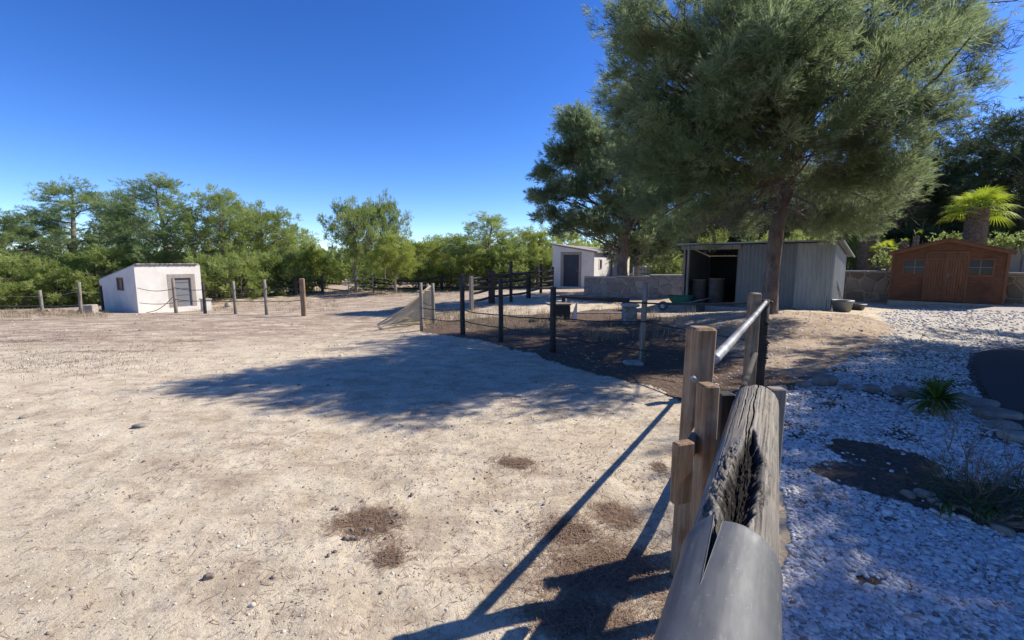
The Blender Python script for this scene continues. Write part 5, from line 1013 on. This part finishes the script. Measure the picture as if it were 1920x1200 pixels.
# ------------------------------------------------------------------ tarp on its posts
def tarp():
    q1 = B(803, 14.6); q2 = B(813, 14.0); t = thing('tarp', 'pale beige tarpaulin hanging from two posts down to the sand', 'tarpaulin', B(760, 14.2))
    A0, A1 = P(808, 536, 14.3), P(815, 604, 14.25); b0, b1 = G(708, 612), G(800, 612); b0.z += .02; n, k = 40, 18; V = []
    for i in range(n+1):
        u_ = i/n
        for j in range(k+1):
            v_ = j/k; top = A0.lerp(b0, u_)+Vector((0, 0, -.10*math.sin(math.pi*u_))); bot = A1.lerp(Vector((b0.x+.35, b0.y-.25, b0.z)), u_)
            p = top.lerp(bot, v_); f = (fbm(np.array([u_*3+v_*2]), np.array([v_*9.]), 80)[0]-.5)*.16; p += Vector((f*.3, -abs(f)-.12*math.sin(math.pi*v_)*(1-u_), f*.5)); p.z = max(p.z, gh(p.x, p.y)+.012); V.append(tuple(p-t.location))
    m1 = (n+1)*(k+1); V += [(x+.004, y+.008, z-.006) for x, y, z in V]; F_ = []
    for i in range(n):
        for j in range(k): a = i*(k+1)+j; q = (a, a+1, a+k+2, a+k+1); F_ += [q, tuple(x+m1 for x in q[::-1])]
    mb = MB(); mb.add(V, F_); mb.build('sheet', M['tarp'], t, True)
    mb = MB(t.location); mb.tube([A0+Vector((0, -.04, .01)), A0.lerp(b0, .5)+Vector((0, -.06, -.09)), b0+Vector((0, -.02, .03))], [.03, .035, .03], 6, jit=.2); mb.build('hem', M['tarp'], t, True)
    V = []; g0, g1 = G(712, 614), G(800, 600); n, k = 26, 12                      # part lying on the sand
    for i in range(n+1):
        for j in range(k+1):
            x = g0.x+(g1.x-g0.x)*i/n+.25*j/k; y = g0.y-.05+(g1.y-g0.y)*i/n*.6-.55*j/k*(1-.5*i/n); z = gh(x, y)+.02+.07*fbm(np.array([i*.25]), np.array([j*.35+i*.2]), 81)[0]; V.append((x-t.location.x, y-t.location.y, z-t.location.z))
    F_ = [(i*(k+1)+j, i*(k+1)+j+1, (i+1)*(k+1)+j+1, (i+1)*(k+1)+j) for i in range(n) for j in range(k)]; mb = MB(); mb.add(V, F_); mb.build('flap', M['tarp'], t, True)
    pp = [on(803, 532, 14.6, 0, .11, 'post_grey', True), on(813, 531, 13.9, 0, .11, 'post_grey', True)]
    fence('post_pair', 'two short grey posts holding up the beige tarpaulin', pp, [(sagline(P(782, 546, 13.2), P(806, 545, 14.3), 0), .02, 'post_grey'), (sagline(P(793, 566, 13.), P(813, 573, 13.9), .04), .012, 'cable')], cat='posts')
tarp()
# ------------------------------------------------------------------ rocks
def rock(px, py, size, label, m='rock', flat=.6, seed=0, cat='rock', group=None, name='rock', p=None, rz=None):
    p = p or G(px, py); r_ = np.random.default_rng(seed+int(px)*7+int(py)); sub = 2
    import bmesh; bm = bmesh.new(); bmesh.ops.create_icosphere(bm, subdivisions=3, radius=1)
    ph = r_.uniform(0, 50, 3); planes = r_.normal(0, 1, (9, 3)); planes /= np.linalg.norm(planes, axis=1)[:, None]; ds = r_.uniform(.55, .95, 9)
    for v in bm.verts:
        c = np.array(v.co); 
        for pl, d in zip(planes, ds):
            e = c@pl-d
            if e > 0: c = c-pl*e*.85
        c = c*(1+.10*(float(fbm(c[0]*2+ph[0], c[1]*2+c[2]*2+ph[1], 90))-.5)*2); v.co = (c[0]*size*r_.uniform(.995, 1.005), c[1]*size*.75, c[2]*size*flat)
    me = bpy.data.meshes.new(name); bm.to_mesh(me); bm.free(); me.update(); o = link(name, me, M[m], smooth=False); o.location = (p.x, p.y, gh(p.x, p.y)+size*flat*.45); o.rotation_euler = (r_.uniform(-.15, .15), r_.uniform(-.15, .15), r_.uniform(0, 6) if rz is None else rz); return tag(o, label, cat, group)
rock(427, 575, .24, 'pale rock on the sand between the white hut and the grey posts', 'rock', .75); rock(72, 586, .16, 'small pale rock left of the foot of the leftmost wire fence post', 'rock', .8); rock(90, 585, .13, 'small pale rock right of the foot of the leftmost wire fence post', 'rock', .8)
rock(146, 586, .32, 'flat pale slab under the leaning post', 'rock', .35); rock(186, 588, .13, 'little white stone beside the square stone block', 'rock', .5)
t = thing('stone_block', 'square pale stone block left of the white hut', 'stone block', B(171, 21.2), .2); mb = MB(); mb.box((0, 0, .18), (.42, .4, .46), bev=.03); mb.build('block', M['rock'], t)
rock(672, 547, .35, 'pale rock at the foot of the umbrella shaped pine', 'rock', .5); rock(968, 542, .25, 'whitish rock beside the dark paddock posts', 'rock', .6)
rock(265, 803, .085, 'flat brown stone alone on the open sand', 'rock_grey', .38); rock(45, 784, .05, 'small dark stone at the left side of the sand', 'rock_grey', .5); rock(392, 1092, .028, 'dark pebble alone near the bottom of the sand', 'dung', .8)
EG = 'stones edging the gravel bed'
for k, (px, py, s, lab) in enumerate([(1462, 733, .10, 'dark edging stone nearest the right hand log post'), (1505, 728, .12, 'low edging stone second from the log post'), (1545, 724, .21, 'largest flat edging stone behind the log'), (1590, 733, .12, 'rounded edging stone right of the largest flat one'), (1632, 735, .14, 'edging stone between the rounded one and the spiky plant'), (1690, 742, .20, 'long low edging stone just left of the spiky plant'),
                                   (1815, 757, .17, 'grey edging stone right of the spiky plant'), (1843, 768, .16, 'upright edging stone beside the asphalt'), (1868, 790, .20, 'broad edging stone on the asphalt curve'), (1885, 812, .14, 'small edging stone on the asphalt curve'), (1912, 832, .17, 'pale edging stone at the right edge of the view')]):
    rock(px, py, s, lab, 'rock_grey' if px < 1900 else 'rock', .5, group=EG, cat='stone', rz=.2 if px < 1750 else -.7)
for px, py, s, lab in [(1702, 930, .05, 'grey stone at the left corner of the bare soil patch'), (1730, 940, .07, 'grey stone second along the lower edge of the soil patch'), (1752, 948, .05, 'low stone third along the soil patch'), (1776, 955, .055, 'tan stone on the edge of the soil patch above the sprawling plant'), (1880, 1005, .07, 'whitish stone under the sprawling plant'), (1532, 922, .04, 'single grey stone on the white gravel beside the log')]:
    rock(px, py, s, lab, 'rock' if 'tan' in lab or 'white' in lab else 'rock_grey', .6, group=EG, cat='stone')
k = 0
DL = ['grey dropping at the back left of the tight cluster in the needle patch', 'grey dropping at the top of the tight cluster in the needle patch', 'grey dropping at the right of the tight cluster in the needle patch', 'lowest and largest grey dropping of the tight cluster in the needle patch',
 'pale dropping alone in the middle of the needle patch', 'darker dropping touching the pale one in the middle of the needle patch', 'dark dropping at the left of the right hand group in the needle patch', 'dark dropping in the centre of the right hand group in the needle patch', 'dropping at the right of the right hand group in the needle patch', 'dropping at the top of the right hand group in the needle patch',
 'left one of the two droppings at the upper left rim of the needle patch', 'right one of the two droppings at the upper left rim of the needle patch', 'single dark dropping off to the upper right of the needle patch', 'single dropping at the lower left of the needle patch', 'small dropping at the top rim of the needle patch', 'small dropping just below the right hand group in the needle patch', 'dropping at the lower right tail of the needle patch', 'tiny dark dropping well to the left of the needle patch']
DP = [(648, 1018, .020), (660, 1010, .019), (670, 1013, .019), (661, 1028, .021), (694, 1000, .022), (688, 1006, .016), (729, 979, .018), (738, 986, .016), (745, 978, .016), (736, 966, .014), (626, 957, .017), (634, 962, .016), (773, 936, .020), (617, 1058, .015), (679, 949, .013), (724, 1018, .014), (748, 1062, .013), (560, 987, .010)]
for px, py, s in DP:
    k += 1; rock(px, py, s, DL[k-1], 'dung', .85, seed=k, cat='dropping', group='droppings on the sand', name='dropping')
# concrete feed troughs / pillars inside the litter strip
def trough():
    t = thing('trough', 'dark trough with pale end slab behind the cable fence', 'trough', B(1058, 13.5), .1); mb = MB(); mb.box((-.12, 0, .22), (.5, .5, .44), bev=.02); mb.build('body', M['post_dark'], t)
    mb = MB(); mb.add([(.16, -.2, 0), (.34, -.2, 0), (.34, -.2, .56), (.16, -.12, 0), (.34, -.12, 0), (.34, -.12, .56)], [(0, 1, 2), (5, 4, 3), (0, 3, 4, 1), (1, 4, 5, 2), (2, 5, 3, 0)]); mb.build('end_slab', M['white_wall'], t)
    mb = MB(); mb.box((-.2, 0, .47), (.7, .55, .05), bev=.01); mb.build('rim', M['post_grey'], t)
    t = thing('stone_pillar', 'short grey stone pillar left of the light fence post', 'pillar', B(1180, 12.2)); mb = MB(); mb.box((0, 0, .2), (.34, .34, .5), bev=.04); mb.build('shaft', M['stone_wall'], t); mb = MB(); mb.box((0, 0, .49), (.42, .42, .08), bev=.02); mb.build('cap', M['concrete'], t)
    t = thing('dark_beam', 'long dark beam lying level behind the cable fence in front of the stone wall', 'beam', B(1120, 14.0)); mb = MB(t.location); a, b = P(1050, 556, 13.9), P(1180, 562, 12.6); mb.tube([a, b], .05, 6); mb.build('beam', M['post_dark'], t)
    mb = MB(t.location)
    for q in (a.lerp(b, .06), a.lerp(b, .94)): mb2 = MB(t.location); mb2.box((q.x, q.y+.06, (q.z+gz(q.x, q.y))/2-.1), (.1, .1, q.z-gz(q.x, q.y)+.2), bev=.01); mb2.build('support', M['post_dark'], t)
    t = thing('ground_rail', 'pale timber edging strip lying on the litter behind the cable fence', 'edging', B(1115, 13)); mb = MB(t.location); a, b = G(1068, 588), G(1170, 588); mb.tube([a+Vector((0, 0, .02)), b+Vector((0, 0, .02))], .04, 6); mb.build('timber', M['concrete'], t)
    t = thing('small_stake', 'pale short stake in front of the stable corner', 'stake', B(1058, 18)); mb = MB(); mb.tube([(0, 0, -.1), (0, 0, .32)], .09, 8); mb.build('stake', M['rock'], t)
trough()
# ------------------------------------------------------------------ plants
def rosette(name, label, px, py, n, L, Wd, mname, stem=.0, arch=1.0, cat='plant', seg=6, minel=-.1):
    b = G(px, py); t = thing(name, label, cat, b); V, F_, rn = [], [], []
    for i in range(n):
        a = i*2.39996; el = minel+(1.45-minel)*(1-i/n)**.0*random.random()**.8; l = L*random.uniform(.7, 1.1); d = Vector((math.cos(a), math.sin(a), 0)); sd = Vector((-math.sin(a), math.cos(a), 0)); p = Vector((0, 0, stem)); e = el; o = len(V); r_ = random.random()
        for k in range(seg+1):
            u_ = k/seg; w_ = Wd*(math.sin(math.pi*min(1, u_*.75+.22))**.8)*(1-u_**3*.9); dirv = d*math.cos(e)+Vector((0, 0, math.sin(e))); nn = dirv.cross(sd)
            V += [p-sd*w_/2+nn*w_*.22, p-nn*w_*.08, p+sd*w_/2+nn*w_*.22]; rn += [r_]*3; p = p+dirv*l/seg; e -= arch*(.12+.25*u_)*(1.1-.5*math.sin(max(0, el)))
        for k in range(seg): q = o+k*3; F_ += [(q, q+1, q+4, q+3), (q+1, q+2, q+5, q+4)]
    me = bpy.data.meshes.new('leaves'); me.from_pydata([tuple(v) for v in V], [], F_); at_ = me.attributes.new('rnd', 'FLOAT', 'POINT'); at_.data.foreach_set('value', rn); me.update(); link('leaves', me, M[mname], t, True)
    if stem: mb = MB(); mb.tube([(0, 0, -.05), (.01, 0, stem*.5), (0, 0, stem+.02)], [stem*.32, stem*.28, stem*.35], 10, jit=.12); mb.build('stem', M['palm_bark'], t)
    return t
rosette('spiky_plant', 'green spiky rosette plant with narrow leaves standing in the white gravel', 1752, 782, 150, .34, .026, 'agave', .16, .9, seg=7, minel=-.5)
def sprawler():
    b = G(1862, 985); t = thing('sprawling_plant', 'low sprawling succulent with narrow drooping leaves beside the white stone', 'plant', b); V, F_, rn = [], [], []
    tips = [(0, 0, .1), (.06, -.12, .12), (-.12, .04, .1), (.17, -.05, .14), (.22, -.2, .10), (.1, -.27, .12), (-.2, .12, .08), (.3, -.33, .08)]; mb = MB(t.location)
    for x, y, z in tips:
        z0 = gh(b.x+x, b.y+y)-b.z; mb.tube([b+Vector((0, 0, .0)), b+Vector((x*.6, y*.6, z*.8)), b+Vector((x, y, z0+z))], [.012, .01, .008], 6)
        for i in range(17):
            a = random.uniform(0, 6.28); el = random.uniform(-.2, 1.1); l = random.uniform(.09, .17); d = Vector((math.cos(a), math.sin(a), 0)); sd = Vector((-math.sin(a), math.cos(a), 0)); p = Vector((x, y, z0+z)); e = el; o = len(V); r_ = random.random()
            for k in range(6):
                u_ = k/5; w_ = .017*math.sin(math.pi*min(1, u_*.8+.2)); dv = d*math.cos(e)+Vector((0, 0, math.sin(e))); V += [p-sd*w_/2+Vector((0, 0, .003)), p, p+sd*w_/2+Vector((0, 0, .003))]; rn += [r_]*3; p = p+dv*l/5; e -= .35; p.z = max(p.z, gh(b.x+p.x, b.y+p.y)-b.z+.01)
            for k in range(5): q = o+k*3; F_ += [(q, q+1, q+4, q+3), (q+1, q+2, q+5, q+4)]
    me = bpy.data.meshes.new('leaves'); me.from_pydata([tuple(v) for v in V], [], F_); at_ = me.attributes.new('rnd', 'FLOAT', 'POINT'); at_.data.foreach_set('value', rn); link('leaves', me, M['shrub_leaf'], t, True); mb.build('stems', M['dead_twig'], t)
sprawler()
def bare_shrub(px, py, h, n, label):
    b = G(px, py); t = thing('bare_shrub', label, 'shrub', b); mb = MB()
    def grow(p, d, L, r, dep):
        pts = [p]; q = Vector(p); dd = Vector(d)
        for k in range(4): dd = (dd+Vector((random.uniform(-.2, .2), random.uniform(-.2, .2), random.uniform(-.02, .14)))).normalized(); q = q+dd*L/4; pts.append(Vector(q))
        mb.tube(pts, [r*(1-.16*k) for k in range(5)], 4)
        if dep: 
            for _ in range(random.randint(2, 4)): grow(pts[random.randint(1, 4)], (dd+Vector((random.uniform(-.8, .8), random.uniform(-.8, .8), random.uniform(-.1, .5)))).normalized(), L*random.uniform(.4, .7), r*.6, dep-1)
    for i in range(n): a = random.uniform(0, 6.28); grow(Vector((math.cos(a)*.04, math.sin(a)*.04, 0)), Vector((math.cos(a)*.8, math.sin(a)*.8, random.uniform(.5, 1.3))).normalized(), h*random.uniform(.5, 1.05), .0045, 2)
    mb.build('stems', M['cable'] if False else M['bark'], t); CC = rng.normal(0, 1, (260, 3))*np.array([h*.42, h*.42, h*.12])+np.array([0, 0, h*.24]); CC[:, 2] = np.abs(CC[:, 2]); D = rng.normal(0, 1, (260, 3)); D /= np.linalg.norm(D, axis=1)[:, None]
    V, T, r = tufts(CC, D, 5, .05, .006, .7, rng.random(260)); link('leaves', npmesh('leaves', V, T, {'rnd': r}), M['shrub_leaf'], t)
bare_shrub(1822, 945, .42, 15, 'twiggy half bare shrub growing in the dark soil patch'); bare_shrub(1955, 950, .35, 10, 'twiggy shrub at the right edge of the soil patch')
# ------------------------------------------------------------------ palms
def fan_palm(label, px, Y, base_z, trunk_h, r0, nfr, size, up=.3, dry=0, name='fan_palm', px_top=None):
    b = B(px, Y); b.z = base_z; t = thing(name, label, 'palm', b); n, k = max(10, int(trunk_h*26)), 28; V = []
    for i in range(n+1):
        z = trunk_h*i/n
        for j in range(k):
            a = 2*math.pi*j/k; ph = (i*.5) % 1.0; s_ = math.sin(a*7+i*.9*math.pi*.5)*.5+.5; r = r0*(1+.10*math.sin(i*1.3))*(1+.22*s_*((i % 3) == 0)-.05*random.random()); V.append((math.cos(a)*r, math.sin(a)*r, z+random.uniform(-.008, .008)))
    F_ = [(i*k+j, i*k+(j+1) % k, (i+1)*k+(j+1) % k, (i+1)*k+j) for i in range(n) for j in range(k)]+[tuple(range(n*k, n*k+k))]
    nb = int(trunk_h*r0*900)                                    # cut leaf bases standing out of the trunk
    mb = MB(); mb.add(V, F_)
    for i in range(nb):
        a = i*2.39996; z = trunk_h*(i+.5)/nb; d = Vector((math.cos(a), math.sin(a), 0)); sd = Vector((-math.sin(a), math.cos(a), 0)); c = d*r0*.98+Vector((0, 0, z)); w_ = r0*.30; o = d*r0*.28+Vector((0, 0, .09)); mb.add([c-sd*w_/2, c+sd*w_/2, c+o+sd*w_*.3, c+o-sd*w_*.3, c-sd*w_/2-Vector((0, 0, .03)), c+sd*w_/2-Vector((0, 0, .03))], [(0, 3, 2, 1), (4, 5, 2, 3), (0, 4, 3), (1, 2, 5)])
    mb.build('trunk', M['palm_bark'], t)
    for i in range(nfr):
        a = i*2.39996+random.uniform(-.2, .2); el = up+(1.25-up)*((i+.5)/nfr)+random.uniform(-.12, .12); d = Vector((math.cos(a), math.sin(a), 0)); sd = Vector((-math.sin(a), math.cos(a), 0)); dv = d*math.cos(el)+Vector((0, 0, math.sin(el))); p0 = Vector((0, 0, trunk_h-.03)); pl = size*random.uniform(.7, 1.0); p1 = p0+dv*pl*.5; p2 = p0+dv*pl*.95-Vector((0, 0, pl*.08))
        m1 = MB(); m1.tube([p0, p1, p2], [.022*size, .016*size, .012*size], 5); pe = m1.build('frond', M['palm_leaf'], t); V, F2, rn = [], [], []; L = size*.95; rr = random.random()
        nv = (dv.cross(sd)).normalized()
        for q in range(22):
            f = (q/21-.5)*3.7; bd = (dv*math.cos(f)+sd*math.sin(f)).normalized(); nx = bd.cross(nv).normalized(); l = L*(1-.25*abs(f)/2)*random.uniform(.9, 1.05); o = len(V); w_ = .042*size
            for s in range(5): u_ = s/4; c = p2+bd*l*u_-Vector((0, 0, l*.42*u_**2.6))+nv*.03; ww = w_*(.5+u_*1.0 if u_ < .5 else 1.35*(1-u_)*1.6+.04); V += [c-nx*ww/2, c+nv*ww*.15, c+nx*ww/2]; rn += [rr]*3
            for s in range(4): z_ = o+s*3; F2 += [(z_, z_+1, z_+4, z_+3), (z_+1, z_+2, z_+5, z_+4)]
        me = bpy.data.meshes.new('blade'); me.from_pydata([tuple(v) for v in V], [], F2); at_ = me.attributes.new('rnd', 'FLOAT', 'POINT'); at_.data.foreach_set('value', rn); link('blade', me, M['palm_leaf'], pe)
    return t
TZ = 1.12
fan_palm('broad palm with thick scaly trunk and bright fan leaves behind the garden shed', 1819, 18.6, TZ, topz(392, 18.6)-TZ, .30, 30, .78, -.25)
fan_palm('palm trunk with peeling scales right of the metal shed', 1623, 21.4, TZ+.05, topz(425, 21.4)-TZ, .30, 5, .35, .8)
fan_palm('small bright fan palm left of the garden shed roof', 1655, 20.6, TZ+.05, topz(468, 20.6)-TZ-.05, .16, 11, .42, -.1)
fan_palm('thin young palm with one dry spear above the garden shed', 1711, 20.4, TZ+.05, topz(446, 20.4)-TZ, .10, 2, .3, 1.1); fan_palm('short palm stump above the left half of the garden shed roof', 1690, 20.6, TZ+.05, topz(455, 20.6)-TZ-.05, .14, 3, .2, .9)
for px, Y, lab in [(1775, 19.4, 'leafy shrub just above the ridge of the garden shed'), (1872, 18.4, 'leafy shrub between the broad palm and the cream wall'), (1912, 18.2, 'leafy shrub over the cream wall at the right edge'), (1664, 19.6, 'leafy shrub at the left eave of the garden shed')]:
    b = B(px, Y); t = thing('leafy_shrub', lab, 'shrub', (b.x, b.y, TZ), group='shrubs on the terrace'); h = topz(446 if px > 1700 else 480, Y)-TZ; CC = rng.normal(0, 1, (150, 3))*np.array([.28, .2, .16])+np.array([0, 0, h-.15]); D = rng.normal(0, 1, (150, 3)); D /= np.linalg.norm(D, axis=1)[:, None]
    V, T, r = tufts(CC, D, 4, .13, .06, .6, rng.random(150)); link('leaves', npmesh('leaves', V, T, {'rnd': r}), M['needle_far'], t); mb = MB()
    for i in range(5): mb.tube([(0, 0, 0), (random.uniform(-.1, .1), 0, h*.5), (random.uniform(-.3, .3), random.uniform(-.2, .2), h-.1)], [.02, .015, .008], 5)
    mb.build('stems', M['bark_far'], t)
